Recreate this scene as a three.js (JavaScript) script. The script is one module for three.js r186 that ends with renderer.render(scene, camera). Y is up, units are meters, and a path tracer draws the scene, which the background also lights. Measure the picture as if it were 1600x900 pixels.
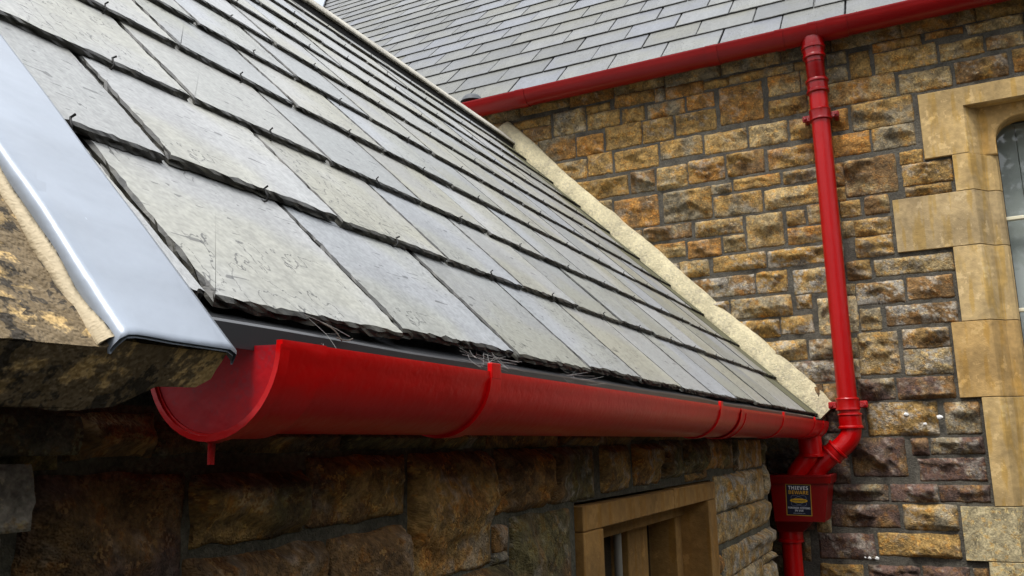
import * as THREE from 'three';
import { mergeGeometries, mergeVertices } from 'three/addons/utils/BufferGeometryUtils.js';
import { RoundedBoxGeometry } from 'three/addons/geometries/RoundedBoxGeometry.js';

// ------------------------------------------------------------ camera, sky, sun, exposure
const scene = new THREE.Scene();
const camera = new THREE.PerspectiveCamera(37.69, 16 / 9, 0.02, 300);
camera.position.set(-3.456, 1.75, 0.312);
camera.up.set(-0.157, 0.982, 0.103);
camera.lookAt(-3.456 + 0.8785, 1.75 + 0.1868, 0.312 - 0.4403);
scene.add(camera);

const renderer = new THREE.WebGLRenderer({ antialias: true });
renderer.toneMapping = THREE.LinearToneMapping;
renderer.toneMappingExposure = 1.9;
renderer.shadowMap.enabled = true;

{ // overcast sky: brightest overhead, even all round
  const w = 64, h = 64, d = new Float32Array(w * h * 4);
  for (let j = 0; j < h; j++) {
    const el = ((j + 0.5) / h - 0.5) * Math.PI, s = Math.sin(el);
    for (let i = 0; i < w; i++) {
      const k = (j * w + i) * 4;
      const L = s > 0 ? 0.26 + 1.05 * s : 0.18;
      d[k] = L * 0.97; d[k + 1] = L; d[k + 2] = L * 1.06; d[k + 3] = 1;
    }
  }
  const t = new THREE.DataTexture(d, w, h, THREE.RGBAFormat, THREE.FloatType);
  t.mapping = THREE.EquirectangularReflectionMapping; t.magFilter = THREE.LinearFilter; t.minFilter = THREE.LinearFilter; t.needsUpdate = true;
  scene.background = t; scene.environment = t; scene.environmentIntensity = 1;
}
const sun = new THREE.DirectionalLight(new THREE.Color(1, 0.97, 0.92), 1.45);
sun.position.set(-5.5, 12, -1.0); sun.target.position.set(0, 2, -0.5);
sun.castShadow = true; sun.shadow.radius = 30; sun.shadow.mapSize.set(2048, 2048);
Object.assign(sun.shadow.camera, { left: -6, right: 6, top: 6, bottom: -6, near: 1, far: 40 });
scene.add(sun, sun.target);

// ------------------------------------------------------------ helpers
let seed = 12345;
const rnd = () => { seed = (seed * 1664525 + 1013904223) >>> 0; return seed / 4294967296; };
const rr = (a, b) => a + (b - a) * rnd();
const pick = (a) => a[Math.floor(rnd() * a.length)];
const clamp = (x, a = 0, b = 1) => Math.min(b, Math.max(a, x));
const sstep = (a, b, x) => { const t = clamp((x - a) / (b - a)); return t * t * (3 - 2 * t); };
const hash = (x, y, z) => { let h = Math.imul(x, 374761393) ^ Math.imul(y, 668265263) ^ Math.imul(z, 2147483647 ^ 0x5bd1e995); h = Math.imul(h ^ (h >>> 13), 1274126177); return ((h ^ (h >>> 16)) >>> 0) / 4294967296; };
function vnoise(x, y, z) { // value noise 0..1
  const xi = Math.floor(x), yi = Math.floor(y), zi = Math.floor(z);
  let u = x - xi, v = y - yi, w = z - zi; u = u * u * (3 - 2 * u); v = v * v * (3 - 2 * v); w = w * w * (3 - 2 * w);
  const L = (a, b, t) => a + (b - a) * t;
  return L(L(L(hash(xi, yi, zi), hash(xi + 1, yi, zi), u), L(hash(xi, yi + 1, zi), hash(xi + 1, yi + 1, zi), u), v),
    L(L(hash(xi, yi, zi + 1), hash(xi + 1, yi, zi + 1), u), L(hash(xi, yi + 1, zi + 1), hash(xi + 1, yi + 1, zi + 1), u), v), w);
}
const fbm = (x, y, z, o = 4) => { let s = 0, a = 0.5, n = 0; for (let i = 0; i < o; i++) { s += a * vnoise(x, y, z + i * 17.3); n += a; a *= 0.5; x *= 2.03; y *= 2.03; z *= 2.03; } return s / n; };
// tileable 2-D noise for textures
function tnoise(x, y, px, py, s) {
  const xi = Math.floor(x), yi = Math.floor(y); let u = x - xi, v = y - yi; u = u * u * (3 - 2 * u); v = v * v * (3 - 2 * v);
  const m = (a, b) => ((a % b) + b) % b, h = (a, b) => hash(m(a, px), m(b, py), s);
  const p = h(xi, yi), q = h(xi + 1, yi), r = h(xi, yi + 1), t = h(xi + 1, yi + 1);
  return p + (q - p) * u + (r - p) * v + (p - q - r + t) * u * v;
}
function tfbm(u, v, fx, fy, s, o = 5, g = 0.5) { let a = 1, n = 0, t = 0; for (let i = 0; i < o; i++) { t += a * tnoise(u * fx, v * fy, fx, fy, s + i * 31); n += a; a *= g; fx *= 2; fy *= 2; } return t / n; }
function tex(n, f, srgb, rep = 1) {
  const d = new Uint8Array(n * n * 4);
  for (let j = 0; j < n; j++) for (let i = 0; i < n; i++) {
    const c = f((i + 0.5) / n, (j + 0.5) / n), k = (j * n + i) * 4;
    if (typeof c === 'number') d[k] = d[k + 1] = d[k + 2] = clamp(c) * 255; else { d[k] = clamp(c[0]) * 255; d[k + 1] = clamp(c[1]) * 255; d[k + 2] = clamp(c[2]) * 255; }
    d[k + 3] = 255;
  }
  const t = new THREE.DataTexture(d, n, n, THREE.RGBAFormat); t.wrapS = t.wrapT = THREE.RepeatWrapping;
  t.magFilter = THREE.LinearFilter; t.minFilter = THREE.LinearMipmapLinearFilter; t.generateMipmaps = true; t.anisotropy = 8;
  if (srgb) t.colorSpace = THREE.SRGBColorSpace; t.repeat.set(rep, rep); t.needsUpdate = true; return t;
}
const V = (x, y, z) => new THREE.Vector3(x, y, z);
const lin = (r, g, b) => new THREE.Color().setRGB(r, g, b);
function part(name, geo, mat, parent, label) {
  const m = new THREE.Mesh(geo, mat); m.name = name; m.castShadow = m.receiveShadow = true; (parent || scene).add(m);
  if (label) m.userData.label = label;
  return m;
}
function thing(name, label, category, group) {
  const g = new THREE.Group(); g.name = name; g.userData = { label, category }; if (group) g.userData.group = group; scene.add(g); return g;
}
function struct(name, geo, mat) { const m = part(name, geo, mat, scene); m.userData.kind = 'structure'; return m; }
// uv in metres by dominant axis of the face normal
function boxUV(g, sc = 1, ou = 0, ov = 0) {
  g = g.index ? g.toNonIndexed() : g; g.clearGroups(); const p = g.attributes.position, uv = new Float32Array(p.count * 2);
  const a = V(), b = V(), c = V();
  for (let i = 0; i < p.count; i += 3) {
    a.fromBufferAttribute(p, i); b.fromBufferAttribute(p, i + 1); c.fromBufferAttribute(p, i + 2);
    const n = b.clone().sub(a).cross(c.clone().sub(a)); const x = Math.abs(n.x), y = Math.abs(n.y), z = Math.abs(n.z);
    [a, b, c].forEach((q, k) => { const [s, t] = x >= y && x >= z ? [q.z, q.y] : y >= z ? [q.x, q.z] : [q.x, q.y]; uv[(i + k) * 2] = s * sc + ou; uv[(i + k) * 2 + 1] = t * sc + ov; });
  }
  g.setAttribute('uv', new THREE.BufferAttribute(uv, 2)); return g;
}
const box = (w, h, d, x = 0, y = 0, z = 0) => new THREE.BoxGeometry(w, h, d).translate(x, y, z);
const span = (x0, x1, y0, y1, z0, z1) => box(x1 - x0, y1 - y0, z1 - z0, (x0 + x1) / 2, (y0 + y1) / 2, (z0 + z1) / 2);
const rspan = (x0, x1, y0, y1, z0, z1, r = 0.004, s = 2) => new RoundedBoxGeometry(x1 - x0, y1 - y0, z1 - z0, s, r).translate((x0 + x1) / 2, (y0 + y1) / 2, (z0 + z1) / 2);
// closed loft: rings[i] = array of Vector3, capped at both ends; wob(p) displaces each vertex
function loft(rings, wob, caps = true) {
  const n = rings[0].length, pos = [], idx = [];
  for (const r of rings) for (const p of r) { const q = wob ? wob(p.clone()) : p; pos.push(q.x, q.y, q.z); }
  for (let i = 0; i < rings.length - 1; i++) for (let j = 0; j < n; j++) { const a = i * n + j, b = i * n + (j + 1) % n; idx.push(a, b, a + n, b, b + n, a + n); }
  if (caps) [0, rings.length - 1].forEach((r, e) => { // end faces, triangulated in their own plane so that hollow profiles stay hollow
    const bb = new THREE.Box3().setFromPoints(rings[r]).getSize(V()), ax = ['x', 'y', 'z'].sort((p, q) => bb[q] - bb[p]).slice(0, 2);
    const c2 = rings[r].map((p) => new THREE.Vector2(p[ax[0]], p[ax[1]])); const rev = THREE.ShapeUtils.isClockWise(c2);
    const tri = THREE.ShapeUtils.triangulateShape(rev ? [...c2].reverse() : c2, []).map((t) => t.map((i) => r * n + (rev ? n - 1 - i : i)));
    if (!tri.length) return;
    const T0 = tri[0].map((i) => V(pos[i * 3], pos[i * 3 + 1], pos[i * 3 + 2])), nor = T0[1].clone().sub(T0[0]).cross(T0[2].clone().sub(T0[0])), out = rings[r][0].clone().sub(rings[e ? r - 1 : r + 1][0]);
    const off = pos.length / 3; for (let j = 0; j < n; j++) { const k = (r * n + j) * 3; pos.push(pos[k], pos[k + 1], pos[k + 2]); }
    for (const t of tri) { const u = t.map((i) => off + i - r * n); nor.dot(out) > 0 ? idx.push(...u) : idx.push(u[0], u[2], u[1]); }
  });
  const g = new THREE.BufferGeometry(); g.setAttribute('position', new THREE.Float32BufferAttribute(pos, 3)); g.setIndex(idx);
  return g;
}
function resample(pts, step) { const o = []; for (let i = 0; i < pts.length; i++) { const a = pts[i], b = pts[(i + 1) % pts.length], l = Math.hypot(b[0] - a[0], b[1] - a[1]), m = Math.max(1, Math.round(l / step)); for (let k = 0; k < m; k++) o.push([a[0] + (b[0] - a[0]) * k / m, a[1] + (b[1] - a[1]) * k / m]); } return o; }
const finish = (g, sc = 1) => { g = boxUV(g, sc); return g; };
const smoothUV = (g, sc = 1) => { g.computeVertexNormals(); const n = g.toNonIndexed(); const nn = n.attributes.normal.clone(); const o = boxUV(n, sc); o.setAttribute('normal', nn); return o; };
const tube = (pts, r, seg = 24, rad = 14, closed = false) => new THREE.TubeGeometry(new THREE.CatmullRomCurve3(pts, closed, 'centripetal'), seg, r, rad, closed);
const lathe = (pts, x, y, z, seg = 28) => new THREE.LatheGeometry(pts.map((p) => new THREE.Vector2(p[0], p[1])), seg).translate(x, y, z);

// ------------------------------------------------------------ materials
const slateBump = tex(1024, (u, v) => {
  const w = tfbm(u, v, 5, 3, 3, 5), f = tfbm(u + 0.08 * w, v, 10, 5, 9, 6, 0.55);
  const ter = Math.floor(f * 9) / 9 + 0.25 * (f * 9 - Math.floor(f * 9)) / 9;               // riven layers with small steps
  return 0.1 + 0.55 * ter + 0.22 * tfbm(u, v, 24, 90, 21, 4) + 0.10 * tfbm(u, v, 180, 180, 33, 2);
}, false, 1.4);
const slateTint = tex(1024, (u, v) => {
  const w = tfbm(u, v, 5, 3, 3, 5), f = tfbm(u + 0.08 * w, v, 10, 5, 9, 6, 0.55);
  const fr = f * 9 - Math.floor(f * 9), line = (fr < 0.06 && tfbm(u, v, 6, 6, 70, 3) > 0.5) ? 0.55 : 1;        // cleft lines
  const c1 = tnoise(u * 40 + 3 * tfbm(u, v, 8, 8, 55, 3), v * 220, 40, 220, 77), crack = c1 > 0.905 && tfbm(u, v, 9, 9, 81, 3) > 0.46 ? 0.66 : 1;
  const sp = 0.86 + 0.2 * tfbm(u, v, 200, 200, 5, 2) + 0.12 * (tfbm(u, v, 6, 6, 12, 5) - 0.5), st = 0.93 + 0.14 * tfbm(u, v, 30, 4, 44, 4);
  const k = sp * st * line * crack * 0.92, gr = tfbm(u, v, 4, 4, 66, 5);
  return [k * (0.985 + 0.03 * gr), k, k * (1.0 - 0.06 * sstep(0.45, 0.75, gr))];
}, true, 1.4);
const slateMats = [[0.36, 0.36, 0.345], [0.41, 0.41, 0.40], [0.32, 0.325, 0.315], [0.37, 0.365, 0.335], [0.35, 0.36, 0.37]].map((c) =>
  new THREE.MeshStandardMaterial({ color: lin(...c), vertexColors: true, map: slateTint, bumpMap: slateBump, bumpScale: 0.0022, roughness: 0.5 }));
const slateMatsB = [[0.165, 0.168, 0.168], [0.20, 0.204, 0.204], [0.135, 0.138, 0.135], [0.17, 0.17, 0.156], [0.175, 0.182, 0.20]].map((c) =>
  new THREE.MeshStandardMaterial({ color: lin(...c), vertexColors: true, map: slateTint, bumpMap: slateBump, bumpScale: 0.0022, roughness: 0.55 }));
const slateAlgaeShade = new THREE.MeshStandardMaterial({ color: lin(0.17, 0.17, 0.105), vertexColors: true, map: slateTint, bumpMap: slateBump, bumpScale: 0.0022, roughness: 0.75 });  // algae olive with the main wall's occlusion shade painted in
const grain = tex(1024, (u, v) => 0.5 * tfbm(u, v, 14, 14, 2, 6, 0.6) + 0.35 * tfbm(u, v, 90, 90, 8, 3) + 0.15 * tfbm(u, v, 300, 300, 19, 1), false, 3);
const stoneTint = tex(1024, (u, v) => {
  const a = tfbm(u, v, 10, 10, 4, 6, 0.6), b = tfbm(u, v, 60, 60, 15, 4, 0.6), c = tfbm(u, v, 24, 24, 27, 5, 0.65), s = tfbm(u, v, 150, 150, 41, 2);
  let k = 0.62 + 0.6 * (a - 0.5) + 0.5 * (b - 0.5) + 0.22 * (s - 0.5); const o = sstep(0.52, 0.68, c);
  let r = k * (1 + 0.1 * o), g = k * (1 - 0.05 * o), bl = k * (1 - 0.28 * o);
  const w = sstep(0.57, 0.62, 0.55 * c + 0.45 * tfbm(u, v, 40, 40, 91, 4)) * sstep(0.44, 0.6, s); r += (0.93 - r) * w * 0.88; g += (0.9 - g) * w * 0.88; bl += (0.86 - bl) * w * 0.8;   // crusty pale lichen
  return [r + 0.14, g + 0.14, bl + 0.14];
}, true, 3);
const stoneMat = new THREE.MeshStandardMaterial({ vertexColors: true, map: stoneTint, bumpMap: grain, bumpScale: 0.010, roughness: 0.93 });
const mortarTint = tex(512, (u, v) => { const k = 0.72 + 0.4 * (tfbm(u, v, 8, 8, 3, 6, 0.6) - 0.5) + 0.3 * (tfbm(u, v, 90, 90, 6, 2) - 0.5); return [k, k * 0.99, k * 0.96]; }, true, 3);
const mortar = new THREE.MeshStandardMaterial({ color: lin(0.185, 0.168, 0.14), map: mortarTint, bumpMap: grain, bumpScale: 0.006, roughness: 0.95 });
const wingMortar = new THREE.MeshStandardMaterial({ color: lin(0.20, 0.19, 0.14), map: mortarTint, bumpMap: grain, bumpScale: 0.006, roughness: 0.95 });
const creamTint = tex(512, (u, v) => { const k = 0.92 + 0.22 * (tfbm(u, v, 8, 8, 3, 6, 0.6) - 0.5) + 0.18 * (tfbm(u, v, 60, 60, 6, 3) - 0.5); const g = sstep(0.56, 0.66, 0.6 * tfbm(u, v, 7, 7, 63, 5, 0.6) + 0.4 * tfbm(u, v, 44, 44, 67, 3)) * 0.10; return [k * (1 - g), k * 0.99 * (1 - g), k * 0.96 * (1 - 0.8 * g)]; }, true, 3);
const creamMortar = new THREE.MeshStandardMaterial({ color: lin(0.80, 0.72, 0.50), map: creamTint, bumpMap: grain, bumpScale: 0.007, roughness: 0.95 });
const ashTint = tex(1024, (u, v) => {
  const a = tfbm(u, v, 5, 5, 3, 6, 0.55), b = tfbm(u, v, 40, 40, 8, 4), st = tfbm(u, v, 30, 4, 14, 4);
  const k = 0.86 + 0.34 * (a - 0.5) + 0.2 * (b - 0.5), o = sstep(0.5, 0.72, st), w = sstep(0.66, 0.72, tfbm(u, v, 16, 16, 61, 5, 0.6)) * 0.5;
  return [k * (1 - 0.02 * o) + w * 0.25, k * (0.985 - 0.06 * o) + w * 0.26, k * (0.95 - 0.2 * o) + w * 0.3];
}, true, 2);
const ashlars = [[0.64, 0.45, 0.205], [0.58, 0.43, 0.23], [0.66, 0.48, 0.24], [0.60, 0.39, 0.155]].map((c) => new THREE.MeshStandardMaterial({ color: lin(...c), map: ashTint, bumpMap: grain, bumpScale: 0.0016, roughness: 0.9 }));
const ashlarPale = new THREE.MeshStandardMaterial({ color: lin(0.68, 0.56, 0.32), map: stoneTint, bumpMap: grain, bumpScale: 0.003, roughness: 0.92 });
const wingAshlar = new THREE.MeshStandardMaterial({ color: lin(0.46, 0.255, 0.075), map: ashTint, bumpMap: grain, bumpScale: 0.0016, roughness: 0.9 });
const paintTint = tex(1024, (u, v) => {
  const d = sstep(0.62, 0.8, tfbm(u, v, 12, 12, 7, 5, 0.6)) * 0.09, sp = tnoise(u * 120, v * 120, 120, 120, 5) > 0.972 && tnoise(u * 9, v * 9, 9, 9, 51) > 0.5 ? 0.6 : 0, k = 0.93 + 0.12 * (tfbm(u, v, 5, 5, 9, 4) - 0.5);
  return [k, k * (1 - d) * 0.25 + d * 0.6 + sp, k * (1 - d) * 0.25 + d * 0.55 + sp];
}, true, 2);
const paintBump = tex(512, (u, v) => 0.7 * tfbm(u, v, 6, 10, 7, 3) + 0.3 * tfbm(u, v, 50, 50, 27, 3), false, 3);
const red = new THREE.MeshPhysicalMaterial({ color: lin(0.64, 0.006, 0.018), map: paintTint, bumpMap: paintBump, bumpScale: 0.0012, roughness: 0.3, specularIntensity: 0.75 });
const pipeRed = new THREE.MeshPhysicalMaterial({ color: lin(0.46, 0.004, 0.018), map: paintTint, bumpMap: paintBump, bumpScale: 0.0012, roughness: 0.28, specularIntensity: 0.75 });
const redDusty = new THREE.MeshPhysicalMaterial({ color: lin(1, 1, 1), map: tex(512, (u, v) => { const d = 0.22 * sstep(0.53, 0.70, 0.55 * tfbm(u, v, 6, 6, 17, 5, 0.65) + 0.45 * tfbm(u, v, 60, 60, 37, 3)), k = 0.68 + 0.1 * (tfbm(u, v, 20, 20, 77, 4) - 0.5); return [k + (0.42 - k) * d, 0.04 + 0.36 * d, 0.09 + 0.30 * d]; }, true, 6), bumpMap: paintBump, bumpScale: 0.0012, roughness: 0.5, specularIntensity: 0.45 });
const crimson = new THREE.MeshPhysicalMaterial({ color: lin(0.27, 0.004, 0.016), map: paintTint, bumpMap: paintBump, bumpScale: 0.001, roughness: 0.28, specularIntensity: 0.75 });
const leadTint = tex(1024, (u, v) => {
  const a = tfbm(u, v, 4, 4, 3, 6, 0.55), st = tfbm(u, v, 3, 26, 14, 4), sc = tnoise(u * 260, v * 9, 260, 9, 33) > 0.985 && tfbm(u, v, 5, 5, 39, 3) > 0.52 ? 0.22 : 0, sp = tnoise(u * 90, v * 90, 90, 90, 5) > 0.99 ? 0.1 : 0;
  const k = 0.82 + 0.24 * (a - 0.5) + 0.1 * (st - 0.5) + sc + sp; return [k * 0.985, k, k * 1.03];
}, true, 2);
const lead = new THREE.MeshStandardMaterial({ color: lin(0.47, 0.51, 0.55), map: leadTint, bumpMap: paintBump, bumpScale: 0.0008, roughness: 0.36, metalness: 0.3 });
const wire = new THREE.MeshStandardMaterial({ color: lin(0.016, 0.015, 0.014), roughness: 0.6, metalness: 0.3 });
const blackPlastic = new THREE.MeshStandardMaterial({ color: lin(0.03, 0.031, 0.033), roughness: 0.28 });
const feltAndGapShade = new THREE.MeshStandardMaterial({ color: lin(0.018, 0.0175, 0.017), roughness: 0.95 });  // roofing felt, darkened for the gap shade painted under the ridge
const timber = new THREE.MeshStandardMaterial({ color: lin(0.16, 0.11, 0.07), roughness: 0.8, bumpMap: grain, bumpScale: 0.002 });
const ridgeStone = new THREE.MeshStandardMaterial({ color: lin(0.55, 0.53, 0.48), map: creamTint, bumpMap: grain, bumpScale: 0.004, roughness: 0.85 });
const glass = new THREE.MeshPhysicalMaterial({ color: 0xffffff, transmission: 1, thickness: 0, roughness: 0.02, ior: 1.52 });
const cream = new THREE.MeshStandardMaterial({ color: lin(0.78, 0.72, 0.52), roughness: 0.5 });

// ------------------------------------------------------------ stone rectangles in metres: main wall [z0, z1, y0, y1], wing wall [x0, x1, y0, y1]
const MAIN_STONES = [
[-1.182,-1.027,3.186,3.296], [-1.011,-0.862,3.183,3.255], [-0.844,-0.744,3.181,3.245], [-0.723,-0.561,3.178,3.242], [-0.546,-0.432,3.184,3.246], [-1.344,-1.202,3.182,3.246],
[-1.395,-1.203,3.254,3.294], [-1.262,-1.082,3.066,3.175], [-1.069,-0.944,3.066,3.157], [-0.927,-0.762,3.071,3.176], [-0.751,-0.616,3.07,3.171], [-0.599,-0.428,3.078,3.168],
[-0.405,-0.229,3.087,3.251], [-0.198,-0.076,3.173,3.257], [-0.204,-0.054,3.079,3.149], [-0.356,-0.095,3.265,3.298], [0.215,0.43,3.177,3.261], [0.448,0.589,3.181,3.244],
[0.605,0.72,3.185,3.234], [0.548,0.726,3.265,3.301], [0.214,0.382,3.27,3.305], [0.403,0.529,3.28,3.301], [0.125,0.194,3.177,3.285], [0.034,0.107,3.179,3.24],
[0.04,0.107,3.256,3.303], [0.033,0.276,3.077,3.172], [0.295,0.47,3.077,3.153], [0.49,0.659,3.08,3.158], [0.682,0.729,3.084,3.166], [0.112,0.328,2.959,3.068],
[0.033,0.093,2.973,3.058], [0.032,0.164,2.866,2.951], [0.179,0.325,2.865,2.952], [0.267,0.342,2.793,2.841], [0.27,0.435,2.706,2.786], [0.062,0.246,2.694,2.839],
[0.036,0.106,2.615,2.676], [0.126,0.207,2.614,2.682], [0.081,0.208,2.531,2.594], [0.077,0.206,2.449,2.523], [-0.674,-0.495,2.981,3.06], [-0.889,-0.692,2.959,3.051],
[-1.019,-0.906,2.962,3.06], [-1.193,-1.03,2.96,3.046], [-0.479,-0.306,2.968,3.054], [-0.292,-0.143,2.966,3.055], [-0.126,-0.038,2.967,3.051], [-0.222,-0.047,2.856,2.938],
[-0.393,-0.244,2.856,2.95], [-0.558,-0.408,2.85,2.948], [-0.698,-0.57,2.846,2.942], [-0.816,-0.715,2.849,2.942], [-1.081,-0.836,2.851,2.938], [-0.169,-0.036,2.788,2.835],
[-0.371,-0.185,2.792,2.836], [-0.466,-0.385,2.791,2.826], [-0.248,-0.042,2.692,2.769], [-0.459,-0.264,2.687,2.774], [-0.676,-0.472,2.692,2.825], [-0.9,-0.703,2.691,2.825],
[-1.003,-0.918,2.752,2.835], [-0.087,-0.03,2.607,2.68], [-0.169,-0.104,2.612,2.667], [-0.33,-0.19,2.536,2.672], [-0.544,-0.35,2.612,2.674], [-0.771,-0.564,2.621,2.679],
[-0.17,-0.036,2.533,2.595], [-0.428,-0.345,2.532,2.597], [-0.58,-0.446,2.526,2.595], [-0.752,-0.598,2.542,2.6], [-0.478,-0.269,2.453,2.515], [-0.254,-0.034,2.447,2.513],
[-0.621,-0.502,2.445,2.511], [-0.699,-0.629,2.46,2.51], [-0.306,-0.19,2.346,2.43], [-0.609,-0.32,2.348,2.426], [-0.417,-0.183,2.251,2.328], [-0.512,-0.431,2.269,2.325],
[-0.162,-0.027,2.328,2.422], [-0.158,-0.106,2.27,2.32], [-0.413,-0.236,2.166,2.235], [-0.225,-0.107,2.173,2.239], [-0.08,0.057,2.16,2.299], [-0.322,-0.139,2.07,2.144],
[-0.126,-0.024,2.067,2.139], [-0.244,-0.027,1.979,2.057], [0.038,0.119,2.363,2.433], [0.139,0.402,2.366,2.428], [0.065,0.228,2.263,2.343], [0.243,0.393,2.266,2.346],
[0.07,0.139,2.163,2.243], [0.162,0.396,2.175,2.244], [0.052,0.187,1.996,2.151], [0.208,0.359,2.084,2.153], [0.208,0.361,1.986,2.076], [0.038,0.16,1.901,1.976],
[0.174,0.358,1.899,1.973], [0.059,0.293,1.768,1.884], [0.321,0.427,1.769,1.877], [0.199,0.25,1.696,1.752], [0.264,0.428,1.698,1.751], [-0.006,0.173,1.621,1.757],
[0.217,0.425,1.606,1.679], [-0.094,0.101,1.533,1.588], [0.115,0.264,1.53,1.588], [0.274,0.429,1.532,1.584], [-0.1,0.13,1.439,1.515], [0.15,0.319,1.434,1.516],
[-0.15,0.038,1.324,1.41], [0.055,0.317,1.339,1.415], [-0.155,-0.011,1.238,1.299], [0.014,0.178,1.247,1.301], [0.192,0.336,1.255,1.304], [0.353,0.392,1.251,1.302],
[-0.214,-0.188,1.312,1.414],
];
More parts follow.
